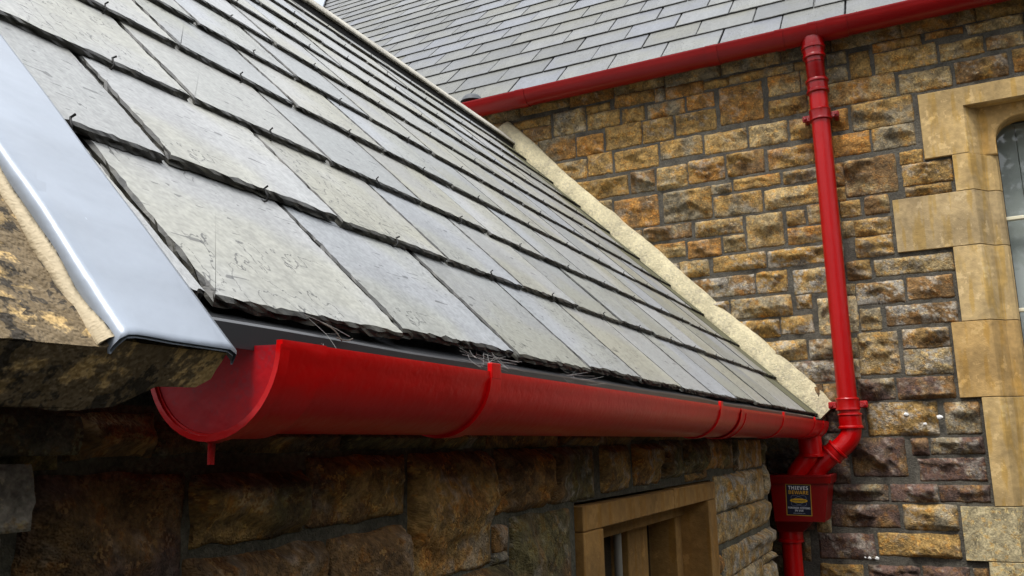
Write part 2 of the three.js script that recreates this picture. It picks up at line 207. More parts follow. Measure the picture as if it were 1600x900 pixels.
const MAIN_STONES_FILL = [
[-1.616,-1.364,3.314,3.396], [-1.356,-1.104,3.324,3.396], [-1.096,-0.884,3.314,3.396], [-0.876,-0.644,3.324,3.396], [-0.636,-0.394,3.314,3.396], [-0.386,-0.144,3.314,3.396],
[-0.136,0.056,3.314,3.396], [0.064,0.316,3.314,3.396], [0.324,0.576,3.314,3.396], [0.584,0.746,3.314,3.396], [0.754,0.976,3.304,3.396], [-0.876,-0.694,3.264,3.316],
[-0.686,-0.644,3.254,3.316], [-1.616,-1.444,3.214,3.306], [-0.636,-0.474,3.254,3.306], [-1.016,-0.904,3.264,3.296], [-0.466,-0.364,3.264,3.296], [-0.086,0.026,3.264,3.296],
[0.754,0.976,3.204,3.296], [-0.066,0.026,3.174,3.256], [-1.396,-1.354,3.174,3.246], [-1.616,-1.434,3.114,3.206], [0.754,0.896,3.124,3.196], [0.904,0.976,3.104,3.196],
[-1.346,-1.274,3.094,3.176], [-1.396,-1.354,3.074,3.166], [-0.046,0.026,3.074,3.146], [0.754,0.896,3.064,3.116], [-1.616,-1.444,3.024,3.106], [0.904,0.976,3.064,3.096],
[-1.346,-1.274,2.994,3.086], [-1.396,-1.354,2.994,3.066], [-0.026,0.026,2.964,3.056], [-1.266,-1.204,2.964,3.046], [-1.616,-1.444,2.934,3.016], [-1.396,-1.274,2.904,2.986],
[-1.266,-1.094,2.854,2.936], [-0.036,0.026,2.844,2.936], [-1.616,-1.434,2.854,2.926], [-1.396,-1.274,2.824,2.896], [-1.616,-1.434,2.764,2.846], [-1.266,-1.024,2.754,2.846],
[-0.026,0.056,2.744,2.836], [-1.396,-1.274,2.724,2.816], [-1.616,-1.444,2.674,2.756], [-1.266,-1.034,2.664,2.746], [-1.006,-0.914,2.674,2.746], [-0.026,0.056,2.684,2.736],
[-1.396,-1.274,2.634,2.716], [0.274,0.426,2.664,2.696], [-0.896,-0.784,2.584,2.676], [-0.016,0.026,2.594,2.676], [-1.616,-1.454,2.594,2.666], [-1.446,-1.404,2.594,2.666],
[-1.006,-0.914,2.594,2.666], [-1.266,-1.064,2.584,2.656], [-1.396,-1.274,2.534,2.626], [0.034,0.076,2.534,2.596], [-1.616,-1.404,2.494,2.586], [-1.006,-0.914,2.494,2.586],
[-0.016,0.026,2.514,2.586], [-1.266,-1.064,2.484,2.576], [-0.896,-0.784,2.484,2.576], [-1.396,-1.274,2.444,2.526], [-0.756,-0.704,2.434,2.516], [-0.026,0.026,2.434,2.506],
[-1.616,-1.404,2.404,2.486], [-1.006,-0.914,2.404,2.486], [-1.266,-1.044,2.394,2.476], [-0.896,-0.784,2.404,2.476], [-0.696,-0.634,2.374,2.456], [-1.396,-1.274,2.344,2.436],
[-0.756,-0.704,2.354,2.426], [-0.016,0.026,2.354,2.426], [-1.616,-1.404,2.324,2.396], [-1.006,-0.914,2.314,2.396], [-0.896,-0.784,2.304,2.396], [-1.266,-1.044,2.294,2.386],
[-0.696,-0.634,2.284,2.366], [-0.776,-0.704,2.254,2.346], [-0.016,0.056,2.304,2.346], [-1.396,-1.274,2.254,2.336], [-0.606,-0.524,2.234,2.326], [-1.616,-1.434,2.224,2.316],
[-1.006,-0.914,2.224,2.306], [-0.896,-0.784,2.224,2.296], [-1.266,-1.064,2.204,2.286], [-0.696,-0.634,2.204,2.276], [-0.516,-0.434,2.184,2.256], [-1.396,-1.274,2.154,2.246],
[-0.776,-0.704,2.164,2.246], [-0.606,-0.524,2.154,2.226], [-1.616,-1.434,2.134,2.216], [-1.006,-0.914,2.124,2.216], [-0.896,-0.784,2.144,2.216], [-1.266,-1.064,2.104,2.196],
[-0.696,-0.634,2.124,2.196], [-0.516,-0.434,2.104,2.176], [-0.776,-0.704,2.074,2.156], [-1.396,-1.274,2.064,2.146], [-0.606,-0.524,2.054,2.146], [-0.426,-0.334,2.054,2.146],
[-0.896,-0.784,2.064,2.136], [-0.016,0.046,2.064,2.136], [-1.616,-1.434,2.044,2.126], [-1.006,-0.914,2.034,2.116], [-0.696,-0.634,2.024,2.116], [-1.266,-1.124,2.004,2.096],
[-1.116,-1.064,2.024,2.096], [-0.516,-0.434,2.024,2.096], [-0.776,-0.704,1.974,2.066], [-1.426,-1.274,1.974,2.056], [-0.896,-0.784,1.984,2.056], [-0.326,-0.254,1.974,2.056],
[-0.016,0.046,1.984,2.056], [-0.606,-0.524,1.964,2.046], [-0.426,-0.334,1.964,2.046], [-1.616,-1.434,1.954,2.036], [-1.006,-0.914,1.934,2.026], [-1.116,-1.064,1.944,2.016],
[-0.696,-0.634,1.934,2.016], [-0.516,-0.434,1.944,2.016], [-1.266,-1.124,1.924,1.996], [-0.896,-0.784,1.894,1.976], [-0.016,0.026,1.894,1.976], [-1.426,-1.284,1.884,1.966],
[-0.776,-0.704,1.874,1.966], [-0.326,-0.094,1.884,1.966], [-0.086,-0.024,1.874,1.966], [-0.606,-0.524,1.864,1.956], [-0.426,-0.334,1.874,1.956], [-1.616,-1.434,1.874,1.946],
[-1.116,-1.064,1.854,1.936], [-0.516,-0.434,1.864,1.936], [-1.006,-0.914,1.854,1.926], [-0.696,-0.634,1.854,1.926], [-1.266,-1.124,1.834,1.916], [-0.896,-0.784,1.814,1.886],
[-0.016,0.046,1.794,1.886], [-1.426,-1.274,1.804,1.876], [-0.326,-0.094,1.784,1.876], [-1.616,-1.444,1.774,1.866], [-0.776,-0.704,1.794,1.866], [-0.426,-0.334,1.794,1.866],
[-0.086,-0.024,1.784,1.866], [-0.606,-0.434,1.764,1.856], [-1.116,-1.064,1.754,1.846], [-1.006,-0.914,1.754,1.846], [-0.696,-0.634,1.764,1.846], [-1.266,-1.124,1.734,1.826],
[-0.896,-0.784,1.734,1.806], [-1.426,-1.274,1.704,1.796], [-0.776,-0.704,1.714,1.786], [-0.426,-0.334,1.704,1.786], [-0.326,-0.174,1.694,1.776], [-0.166,-0.024,1.694,1.776],
[-1.616,-1.434,1.684,1.766], [-0.696,-0.634,1.684,1.756], [-0.606,-0.434,1.664,1.756], [-1.116,-1.064,1.674,1.746], [-1.006,-0.914,1.674,1.746], [-1.266,-1.124,1.634,1.726],
[-0.896,-0.784,1.654,1.726], [-0.776,-0.704,1.634,1.706], [-1.426,-1.274,1.604,1.696], [-0.426,-0.334,1.624,1.696], [-0.326,-0.134,1.604,1.686], [-0.126,-0.024,1.594,1.686],
[-1.616,-1.434,1.604,1.676], [-0.696,-0.634,1.594,1.676], [-1.116,-1.064,1.574,1.666], [-1.006,-0.914,1.594,1.666], [-0.606,-0.464,1.564,1.656], [-0.896,-0.784,1.574,1.646],
[-1.266,-1.124,1.554,1.626], [-0.776,-0.704,1.544,1.626], [-0.426,-0.334,1.524,1.616], [-1.616,-1.464,1.514,1.596], [-1.456,-1.274,1.524,1.596], [-0.326,-0.134,1.504,1.596],
];
const MAIN_STONES_REST = [
[-1.026,-0.914,1.514,1.586], [-0.696,-0.634,1.504,1.586], [-1.116,-1.064,1.494,1.566], [-0.896,-0.784,1.474,1.566], [-0.606,-0.464,1.464,1.556], [-1.266,-1.124,1.474,1.546],
[-0.776,-0.704,1.454,1.536], [-1.456,-1.294,1.444,1.516], [-0.426,-0.334,1.424,1.516], [-1.616,-1.464,1.424,1.506], [-1.026,-0.914,1.424,1.506], [-0.696,-0.634,1.424,1.496],
[-0.326,-0.164,1.424,1.496], [-0.156,-0.104,1.414,1.496], [-1.116,-1.064,1.404,1.486], [-1.266,-1.124,1.384,1.466], [-0.896,-0.784,1.384,1.466], [-0.606,-0.464,1.374,1.456],
[-0.776,-0.704,1.364,1.446], [-1.456,-1.294,1.344,1.436], [-1.616,-1.464,1.344,1.416], [-1.026,-0.914,1.334,1.416], [-0.696,-0.634,1.334,1.416], [-0.426,-0.224,1.334,1.416],
[-1.116,-1.064,1.304,1.396], [-1.266,-1.124,1.274,1.376], [-0.896,-0.784,1.264,1.376], [-0.606,-0.464,1.254,1.366], [-0.776,-0.704,1.264,1.356], [-1.616,-1.444,1.214,1.336],
[-1.436,-1.294,1.234,1.336], [-1.026,-0.914,1.224,1.326], [-0.696,-0.634,1.234,1.326], [-0.426,-0.224,1.224,1.326], [-1.116,-1.064,1.194,1.296], [-1.266,-1.124,1.144,1.266],
[-0.896,-0.704,1.134,1.256], [-0.606,-0.464,1.154,1.246], [0.194,0.336,1.134,1.246], [0.354,0.396,1.154,1.246], [0.014,0.176,1.144,1.236], [-1.436,-1.294,1.124,1.226],
[-0.696,-0.634,1.124,1.226], [-0.156,-0.014,1.124,1.226], [-1.026,-0.914,1.104,1.216], [-0.426,-0.224,1.124,1.216], [-1.616,-1.444,1.114,1.206], [-1.116,-1.064,1.074,1.186],
[-0.606,-0.464,1.054,1.146], [0.354,0.396,1.054,1.146], [-1.266,-1.124,1.014,1.136], [0.014,0.176,1.034,1.136], [-0.906,-0.704,1.024,1.126], [0.194,0.336,1.024,1.126],
[-1.436,-1.294,1.004,1.116], [-0.696,-0.634,1.024,1.116], [-0.426,-0.224,1.004,1.116], [-0.156,-0.014,1.004,1.116], [-1.616,-1.444,0.994,1.106], [-1.026,-0.914,0.984,1.096],
[-0.216,-0.164,0.984,1.086], [-1.116,-1.064,0.984,1.066], [-0.606,-0.464,0.984,1.046], [0.014,0.176,0.984,1.026], [-0.906,-0.634,0.984,1.016], [0.194,0.336,0.984,1.016],
];
const WING_STONES = [
[-3.044,-2.973,1.752,1.781], [-3.074,-2.939,1.625,1.735], [-2.925,-2.79,1.676,1.731], [-2.78,-2.613,1.679,1.743], [-2.93,-2.755,1.593,1.662], [-2.746,-2.614,1.586,1.663],
[-2.599,-2.403,1.598,1.745], [-2.382,-2.224,1.662,1.747], [-2.203,-2.01,1.663,1.748], [-1.971,-1.824,1.669,1.75], [-1.788,-1.636,1.672,1.752], [-1.597,-1.446,1.678,1.757],
[-1.406,-1.252,1.683,1.759], [-1.198,-1.053,1.687,1.762], [-0.999,-0.883,1.682,1.762], [-0.822,-0.446,1.674,1.76], [-2.392,-2.352,1.611,1.643], [-2.34,-2.127,1.504,1.65],
[-2.508,-2.356,1.524,1.59], [-1.134,-0.85,1.569,1.662], [-0.791,-0.444,1.567,1.664], [-1.155,-0.419,1.486,1.56], [-1.08,-0.37,1.39,1.464], [-1.184,-1.109,1.416,1.456],
[-0.979,-0.555,1.298,1.384], [-0.487,-0.37,1.263,1.353],
];
const WING_STONES_FILL = [
[-3.086,-3.054,1.744,1.776], [-2.966,-2.734,1.754,1.776], [-2.726,-2.554,1.754,1.776], [-2.546,-2.414,1.754,1.776], [-2.406,-2.164,1.754,1.776], [-2.156,-1.984,1.754,1.776],
[-1.976,-1.814,1.754,1.776], [-1.806,-1.604,1.764,1.776], [-1.596,-1.334,1.764,1.776], [-1.046,-1.004,1.684,1.766], [-0.876,-0.834,1.694,1.766], [-0.436,-0.384,1.684,1.766],
[-1.246,-1.204,1.664,1.756], [-0.876,-0.834,1.674,1.686], [-1.406,-1.254,1.664,1.676], [-0.436,-0.384,1.574,1.676], [-0.846,-0.804,1.574,1.666], [-3.076,-2.944,1.514,1.616],
[-2.396,-2.354,1.594,1.606], [-2.936,-2.754,1.504,1.586], [-2.596,-2.514,1.484,1.586], [-2.746,-2.614,1.484,1.576], [-2.506,-2.374,1.414,1.516], [-3.076,-2.944,1.424,1.506],
[-2.936,-2.784,1.414,1.496], [-2.336,-2.124,1.404,1.496], [-2.746,-2.614,1.394,1.476], [-2.596,-2.514,1.384,1.476], [-3.076,-2.944,1.304,1.416], [-2.936,-2.784,1.294,1.406],
[-2.506,-2.374,1.314,1.406], [-1.156,-1.104,1.304,1.406], [-2.336,-2.164,1.284,1.396], [-2.156,-2.124,1.294,1.396], [-2.746,-2.614,1.314,1.386], [-1.086,-0.984,1.294,1.386],
[-0.546,-0.384,1.364,1.386], [-2.596,-2.514,1.304,1.376], [-0.546,-0.494,1.244,1.356], [-2.746,-2.614,1.224,1.306], [-2.506,-2.374,1.214,1.306], [-3.076,-2.944,1.194,1.296],
[-2.596,-2.514,1.224,1.296], [-1.156,-1.104,1.224,1.296], [-2.936,-2.784,1.174,1.286], [-2.156,-2.124,1.214,1.286], [-1.086,-0.914,1.204,1.286], [-0.906,-0.764,1.184,1.286],
[-0.756,-0.554,1.204,1.286], [-2.336,-2.164,1.174,1.276], [-0.486,-0.384,1.154,1.256], [-0.546,-0.494,1.124,1.236], [-2.746,-2.614,1.144,1.216], [-2.596,-2.514,1.134,1.216],
[-1.156,-1.104,1.104,1.216], [-2.506,-2.374,1.104,1.206], [-2.156,-2.124,1.124,1.206], [-1.086,-0.944,1.094,1.196], [-0.756,-0.574,1.104,1.196], [-3.076,-2.944,1.094,1.186],
[-0.906,-0.764,1.094,1.176], [-2.936,-2.794,1.064,1.166], [-2.346,-2.204,1.094,1.166], [-2.196,-2.164,1.084,1.166], [-0.486,-0.384,1.074,1.146], [-2.746,-2.614,1.024,1.136],
[-2.596,-2.514,1.024,1.126], [-2.156,-2.124,1.024,1.116], [-0.546,-0.494,1.044,1.116], [-2.506,-2.374,0.994,1.096], [-1.156,-1.104,0.984,1.096], [-0.756,-0.574,0.984,1.096],
[-3.076,-2.944,1.004,1.086], [-2.346,-2.204,0.984,1.086], [-1.086,-0.944,0.994,1.086], [-0.906,-0.764,0.994,1.086], [-2.196,-2.164,0.964,1.076], [-0.486,-0.384,0.964,1.066],
[-2.936,-2.794,0.954,1.056], [-0.546,-0.494,0.954,1.036], [-2.776,-2.614,0.954,1.016], [-2.596,-2.514,0.954,1.016], [-2.156,-2.124,0.954,1.016], [-3.076,-2.944,0.954,0.996],
[-2.506,-2.374,0.954,0.986], [-1.086,-0.944,0.954,0.986], [-0.906,-0.764,0.954,0.986], [-2.346,-2.204,0.954,0.976], [-1.156,-1.094,0.954,0.976], [-0.756,-0.594,0.954,0.976],
];
const PALE = [-0.080, 2.160]; // the clean pale block behind the downpipe

// ------------------------------------------------------------ stones
const PAL = { ochre: [0.43, 0.265, 0.085], brown: [0.26, 0.15, 0.058], tan: [0.45, 0.33, 0.16], orange: [0.45, 0.225, 0.055], grey: [0.30, 0.245, 0.155], purple: [0.155, 0.092, 0.07], dark: [0.13, 0.08, 0.035], green: [0.17, 0.14, 0.055], pale: [0.46, 0.37, 0.225], crust: [0.52, 0.47, 0.39] };
// rock-faced stone: w x h, face along +z, edges sunk behind the mortar face
function stoneGeo(w, h, o) {
  const cell = o.cell, S = rr(0, 500), nx = Math.max(4, Math.min(40, Math.round(w / cell))), ny = Math.max(4, Math.min(28, Math.round(h / cell)));
  const gx = [0, 0.004], gy = [0, 0.004];
  for (let i = 1; i < nx; i++) gx.push(0.004 + (w - 0.008) * i / nx); gx.push(w - 0.004, w);
  for (let i = 1; i < ny; i++) gy.push(0.004 + (h - 0.008) * i / ny); gy.push(h - 0.004, h);
  const planes = []; const np = o.facets;
  for (let i = 0; i < np; i++) { const a = rr(0, Math.PI * 2), t = rr(0.12, 0.65) * o.rough; planes.push([rr(0.006, 0.024) * o.rough, Math.cos(a) * t, Math.sin(a) * t]); }
  const ledges = Array.from({ length: 1 + (rnd() < 0.5 ? 1 : 0) }, () => [rr(0.15, 0.7), rr(0.005, 0.014) * o.rough, rr(0.003, 0.008)]);
  planes.push([0.016 * o.rough, rr(-0.08, 0.08), rr(-0.1, 0.12)]);
  const pos = [], col = [], idx = [], uv = [], m = gx.length, n = gy.length, rad = Math.min(w, h) * 0.11, A = PAL[o.col], B = PAL[o.col2], C = PAL.crust, D = PAL.dark, ou = rr(0, 9), ov = rr(0, 9);
  for (let j = 0; j < n; j++) for (let i = 0; i < m; i++) {
    let x = gx[i], y = gy[j];
    const ed = Math.min(x, w - x, y, h - y), px = x + S, py = y + S * 0.37;
    const cx = clamp(x, rad, w - rad), cy = clamp(y, rad, h - rad), dx = x - cx, dy = y - cy, dl = Math.hypot(dx, dy), mx = Math.max(Math.abs(dx), Math.abs(dy));
    if (dl > 1e-6 && dx && dy) { const f = (mx / dl) * 0.55 + 0.45; x = cx + dx * f; y = cy + dy * f; }
    const wob = 1 - sstep(0, 0.02, ed);
    x += wob * (fbm(px * 40, py * 40, 3, 3) - 0.5) * 0.009; y += wob * (fbm(px * 40, py * 40, 9, 3) - 0.5) * 0.009;
    let d = 1; for (const p of planes) d = Math.min(d, p[0] + p[1] * (x - w / 2) + p[2] * (y - h / 2));
    d += (fbm(px * 26, py * 34, S, 4) - 0.5) * 0.026 * o.rough + (0.5 - Math.abs(fbm(px * 14, py * 22, S + 5, 3) - 0.5) * 4) * 0.005 * o.rough;
    for (const [ly, la, ls] of ledges) d += la * sstep(-ls, ls, y - h * ly - (fbm(px * 18, S + ly * 9, 2, 3) - 0.5) * h * 0.6) - la * 0.5;   // split ledges with undercut lower part
    d = Math.max(d, -0.002);
    const e = sstep(0.003, 0.017, ed); let z = -0.004 + e * (d + 0.005); if (ed < 0.001) z = -0.03;
    pos.push(x, y, z); uv.push(x + ou, y + ov);
    const q = fbm(px * 16, py * 16, S + 40, 4), cr = sstep(0.60 - o.crust * 0.2, 0.66 - o.crust * 0.2, 0.6 * fbm(px * 22, py * 30, S + 80, 4) + 0.4 * fbm(px * 90, py * 90, S, 2)), dk = sstep(0.60, 0.68, fbm(px * 30, py * 30, S + 120, 4)) * o.dirt, b = sstep(0.4, 0.6, q);
    for (let k = 0; k < 3; k++) { let c = (A[k] + (B[k] - A[k]) * b) * o.tone; c += (C[k] * 0.9 - c) * cr * Math.min(1, o.crust * 1.6); c += (D[k] - c) * dk * 0.7; col.push(c * 1.38); }
  }
  for (let j = 0; j < n - 1; j++) for (let i = 0; i < m - 1; i++) { const a = j * m + i; idx.push(a, a + 1, a + m, a + 1, a + m + 1, a + m); }
  const g = new THREE.BufferGeometry(); g.setAttribute('position', new THREE.Float32BufferAttribute(pos, 3)); g.setAttribute('color', new THREE.Float32BufferAttribute(col, 3)); g.setAttribute('uv', new THREE.Float32BufferAttribute(uv, 2)); g.setIndex(idx); g.computeVertexNormals();
  return g;
}

// ------------------------------------------------------------ setting
{
  const g = new THREE.PlaneGeometry(160, 160, 1, 1).rotateX(-Math.PI / 2);
  const t = tex(512, (u, v) => { const k = 0.7 + 0.5 * (tfbm(u, v, 8, 8, 71, 6, 0.65) - 0.5) + 0.25 * (tnoise(u * 128, v * 128, 128, 128, 3) - 0.5); return [k, k * 0.98, k * 0.93]; }, true, 80);
  struct('ground', g, new THREE.MeshStandardMaterial({ color: lin(0.11, 0.105, 0.095), map: t, roughness: 0.95 }));
}

// ------------------------------------------------------------ main wall (faces -x)
const mainWall = thing('main_wall', 'ochre and purple rubble stone wall behind the tall red downpipe', 'wall');
{
  const W0 = 0.5, WT = 2.985; // window opening: z from 0.5 to 1.3, head at 2.985
  const gs = [span(0.008, 0.42, 0, 3.36, -4.2, 0.352), span(0.010, 0.42, 3.05, 3.36, 0.352, 1.45), span(0.010, 0.42, 0, 0.9, 0.352, 1.45), span(0.010, 0.42, 0, 3.36, 1.45, 3.2),
    span(0.010, 0.14, 2.652, 2.803, 0.352, 0.452), span(0.010, 0.14, 2.165, 2.449, 0.352, 0.418), span(0.010, 0.14, 1.51, 2.164, 0.352, 0.382), span(0.0102, 0.1395, 1.51, 1.894, 0.382, 0.450), span(0.010, 0.14, 0.9, 1.331, 0.352, 0.41)];
  part('mortar_bed', finish(mergeGeometries(gs)), mortar, mainWall);
  const put = (r, o) => {
    const e = 0.0075, m = part('stone', stoneGeo(r[1] - r[0] + 2 * e, r[3] - r[2] + 2 * e, o), stoneMat, mainWall);
    m.position.set(0.004, r[2] - e, r[0] - e); m.rotation.y = -Math.PI / 2;   // local +z -> world -x, local x -> world z
  };
  const opts = (r, fine) => {
    const y = (r[2] + r[3]) / 2, low = sstep(2.05, 1.72, y + rr(-0.12, 0.12)), mid = sstep(2.75, 2.35, y);
    const big = Math.max(r[1] - r[0], r[3] - r[2]);
    const o = { cell: fine ? 0.0075 : 0.014, facets: 2 + Math.floor(rr(0, 4)), rough: rr(0.55, 1.25), tone: rr(0.82, 1.15), dirt: 0.5 + 0.3 * low, crust: clamp(rr(0.0, 0.4) + 0.3 * mid * (1 - low) + 0.02 * low) };
    if (rnd() < low * 0.85) { o.col = 'purple'; o.col2 = pick(['brown', 'purple', 'grey', 'green']); o.rough *= 1.25; }
    else if (mid > 0.5) { o.col = pick(['brown', 'tan', 'ochre', 'grey']); o.col2 = pick(['ochre', 'grey', 'tan', 'brown']); }
    else { o.col = pick(['ochre', 'ochre', 'tan', 'orange', 'brown']); o.col2 = pick(['tan', 'ochre', 'grey', 'orange']); o.crust *= 0.8; }
    if (big < 0.08) o.rough *= 0.7;
    return o;
  };
  for (const r of MAIN_STONES) {
    const o = opts(r, true);
    if (Math.abs(r[0] - PALE[0]) < 0.03 && Math.abs(r[2] - PALE[1]) < 0.04) { o.col = 'pale'; o.col2 = 'pale'; o.crust = 0; o.dirt = 0.1; o.tone = 1.25; }
    put(r, o);
  }
  for (const r of MAIN_STONES_FILL) { const o = opts(r, false); o.tone *= 0.85; put(r, o); }
  const keep = seed, rest = [...MAIN_STONES_REST]; // courses below the frame, joined
  for (let y = 0.975; y > 0.05;) { const h = rr(0.09, 0.13); let z = -0.62 + rr(-0.1, 0); while (z < 0.335) { const w = Math.min(rr(0.16, 0.32), 0.336 - z); if (w > 0.05) rest.push([z, z + w - 0.008, y - h + 0.008, y]); z += w; } y -= h; }
  const low = rest.map((r) => { const o = opts(r, false); o.cell = 0.025; return stoneGeo(r[1] - r[0] + 0.01, r[3] - r[2] + 0.01, o).rotateY(-Math.PI / 2).translate(0.004, r[2] - 0.005, r[0] - 0.005); });
  part('lower_stones', mergeGeometries(low), stoneMat, mainWall).userData.kind = 'stuff'; seed = keep;
}

// ------------------------------------------------------------ main window (dressed stone, right edge of the frame)
{
  const win = thing('dressed_stone_window', 'tall window with honey coloured dressed stone surround beside the long downpipe', 'window');
  // block: flat face, splayed outer reveal, inner order and inner reveal in one profile, extruded upward
  const prof = (z0) => { const s = new THREE.Shape(); [[z0, -0.004], [0.498, -0.004], [0.502, -0.001], [0.548, 0.058], [0.556, 0.061], [0.574, 0.064], [0.588, 0.074], [0.597, 0.095], [0.597, 0.16], [z0, 0.16]].forEach(([z, x], i) => i ? s.lineTo(z, x) : s.moveTo(z, x)); return s; };
  const blocks = [[0.444, 2.658, 2.797], [0.224, 2.450, 2.654], [0.410, 2.171, 2.446], [0.374, 1.896, 2.167], [0.442, 1.518, 1.892], [0.334, 1.333, 1.514], [0.402, 1.053, 1.329], [0.342, 0.9, 1.049]];
  const place = (g) => g.applyMatrix4(new THREE.Matrix4().set(0, 1, 0, 0, 0, 0, 1, 0, 1, 0, 0, 0, 0, 0, 0, 1)); // (z, x, y) -> (x, y, z)
  blocks.forEach(([z0, y0, y1], i) => {
    const g = place(new THREE.ExtrudeGeometry(prof(z0), { depth: y1 - y0 - 0.0008, bevelEnabled: true, bevelSize: 0.0012, bevelThickness: 0.0012, bevelSegments: 1 })).translate(0, y0, 0);
    part('jamb_block', finish(g), i === 6 || i === 5 ? ashlarPale : ashlars[i % 4], win);
  });
  // head: lintel with square outer recess and round-shouldered inner order
  const hd = new THREE.Shape(); hd.moveTo(0.352, 2.8); hd.lineTo(0.498, 2.8); hd.lineTo(0.498, 2.984); hd.lineTo(1.302, 2.984); hd.lineTo(1.302, 2.8); hd.lineTo(1.45, 2.8); hd.lineTo(1.45, 3.055); hd.lineTo(0.352, 3.055);
  const flip = (g) => { const n = g.index ? g.toNonIndexed() : g; for (const k of ['position', 'normal', 'uv']) { const a = n.attributes[k], s = a.itemSize; for (let i = 0; i < a.count; i += 3) for (let c = 0; c < s; c++) { const t = a.array[(i + 1) * s + c]; a.array[(i + 1) * s + c] = a.array[(i + 2) * s + c]; a.array[(i + 2) * s + c] = t; } } return n; };
  const toW = (g, x) => flip(g).applyMatrix4(new THREE.Matrix4().set(0, 0, 1, x, 0, 1, 0, 0, 1, 0, 0, 0, 0, 0, 0, 1)); // (z, y, depth) -> (x, y, z)
  part('head_block', finish(toW(new THREE.ExtrudeGeometry(hd, { depth: 0.06, bevelEnabled: true, bevelSize: 0.0015, bevelThickness: 0.0015, bevelSegments: 1 }), -0.004)), ashlars[0], win);
  const ih = new THREE.Shape(); const R = 0.09, zi = 0.59, yi = 2.94; ih.moveTo(0.5, 2.8); ih.lineTo(zi, 2.8); ih.lineTo(zi, yi - R); ih.quadraticCurveTo(zi + 0.008, yi - 0.008, zi + R, yi); ih.lineTo(1.21 - R, yi); ih.quadraticCurveTo(1.202, yi - 0.008, 1.21, yi - R); ih.lineTo(1.21, 2.8); ih.lineTo(1.3, 2.8); ih.lineTo(1.3, 3.05); ih.lineTo(0.5, 3.05);
  part('inner_head', finish(toW(new THREE.ExtrudeGeometry(ih, { depth: 0.085, bevelEnabled: true, bevelSize: 0.006, bevelThickness: 0.006, bevelSegments: 3, curveSegments: 10 }), 0.064)), ashlars[3], win);
  for (const s of [[0.5, 0.548]]) { const sp = new THREE.Shape(); [[0.4985, 0.0], [0.5, 0.0], [0.548, 0.058], [0.548, 0.064], [0.4985, 0.064]].forEach(([z, x], i) => i ? sp.lineTo(z, x) : sp.moveTo(z, x)); part('splay', finish(place(new THREE.ExtrudeGeometry(sp, { depth: 0.184, bevelEnabled: false })).translate(0, 2.799, 0)), ashlars[0], win); }
  part('jamb_block', finish(span(-0.004, 0.16, 0.9, 2.797, 1.302, 1.45)), ashlars[1], win);
  const fr = mergeGeometries([span(0.143, 0.155, 0.92, 2.96, 0.59, 0.604), span(0.143, 0.155, 2.93, 2.96, 0.604, 1.2), span(0.143, 0.155, 0.92, 2.96, 1.196, 1.21)]);
  part('window_frame', finish(fr), wire, win);
  const cz = [2.56, 2.212, 1.86, 1.51, 1.16];
  let top = 2.95;
  for (const y of cz) { part('pane', span(0.149, 0.152, y + 0.006, top - 0.006, 0.605, 1.195), glass, win); part('glazing_bar', finish(rspan(0.136, 0.158, y - 0.007, y + 0.007, 0.598, 1.204, 0.003)), cream, win); top = y; }
  part('pane', span(0.149, 0.152, 0.92, top - 0.006, 0.605, 1.195), glass, win);
  const bl = thing('window_blind', 'pale grey green boarded blind behind the panes of the tall window', 'blind');
  part('backing', finish(span(0.214, 0.23, 0.85, 3.02, 0.5, 1.3)), timber, bl);
  for (let i = 0; i < 6; i++) part('board', finish(rspan(0.20, 0.212, 0.9, 3.0, 0.56 + i * 0.115, 0.56 + (i + 1) * 0.115 - 0.002, 0.002)), new THREE.MeshStandardMaterial({ color: lin(0.36, 0.40, 0.37), roughness: 0.8 }), bl);
}

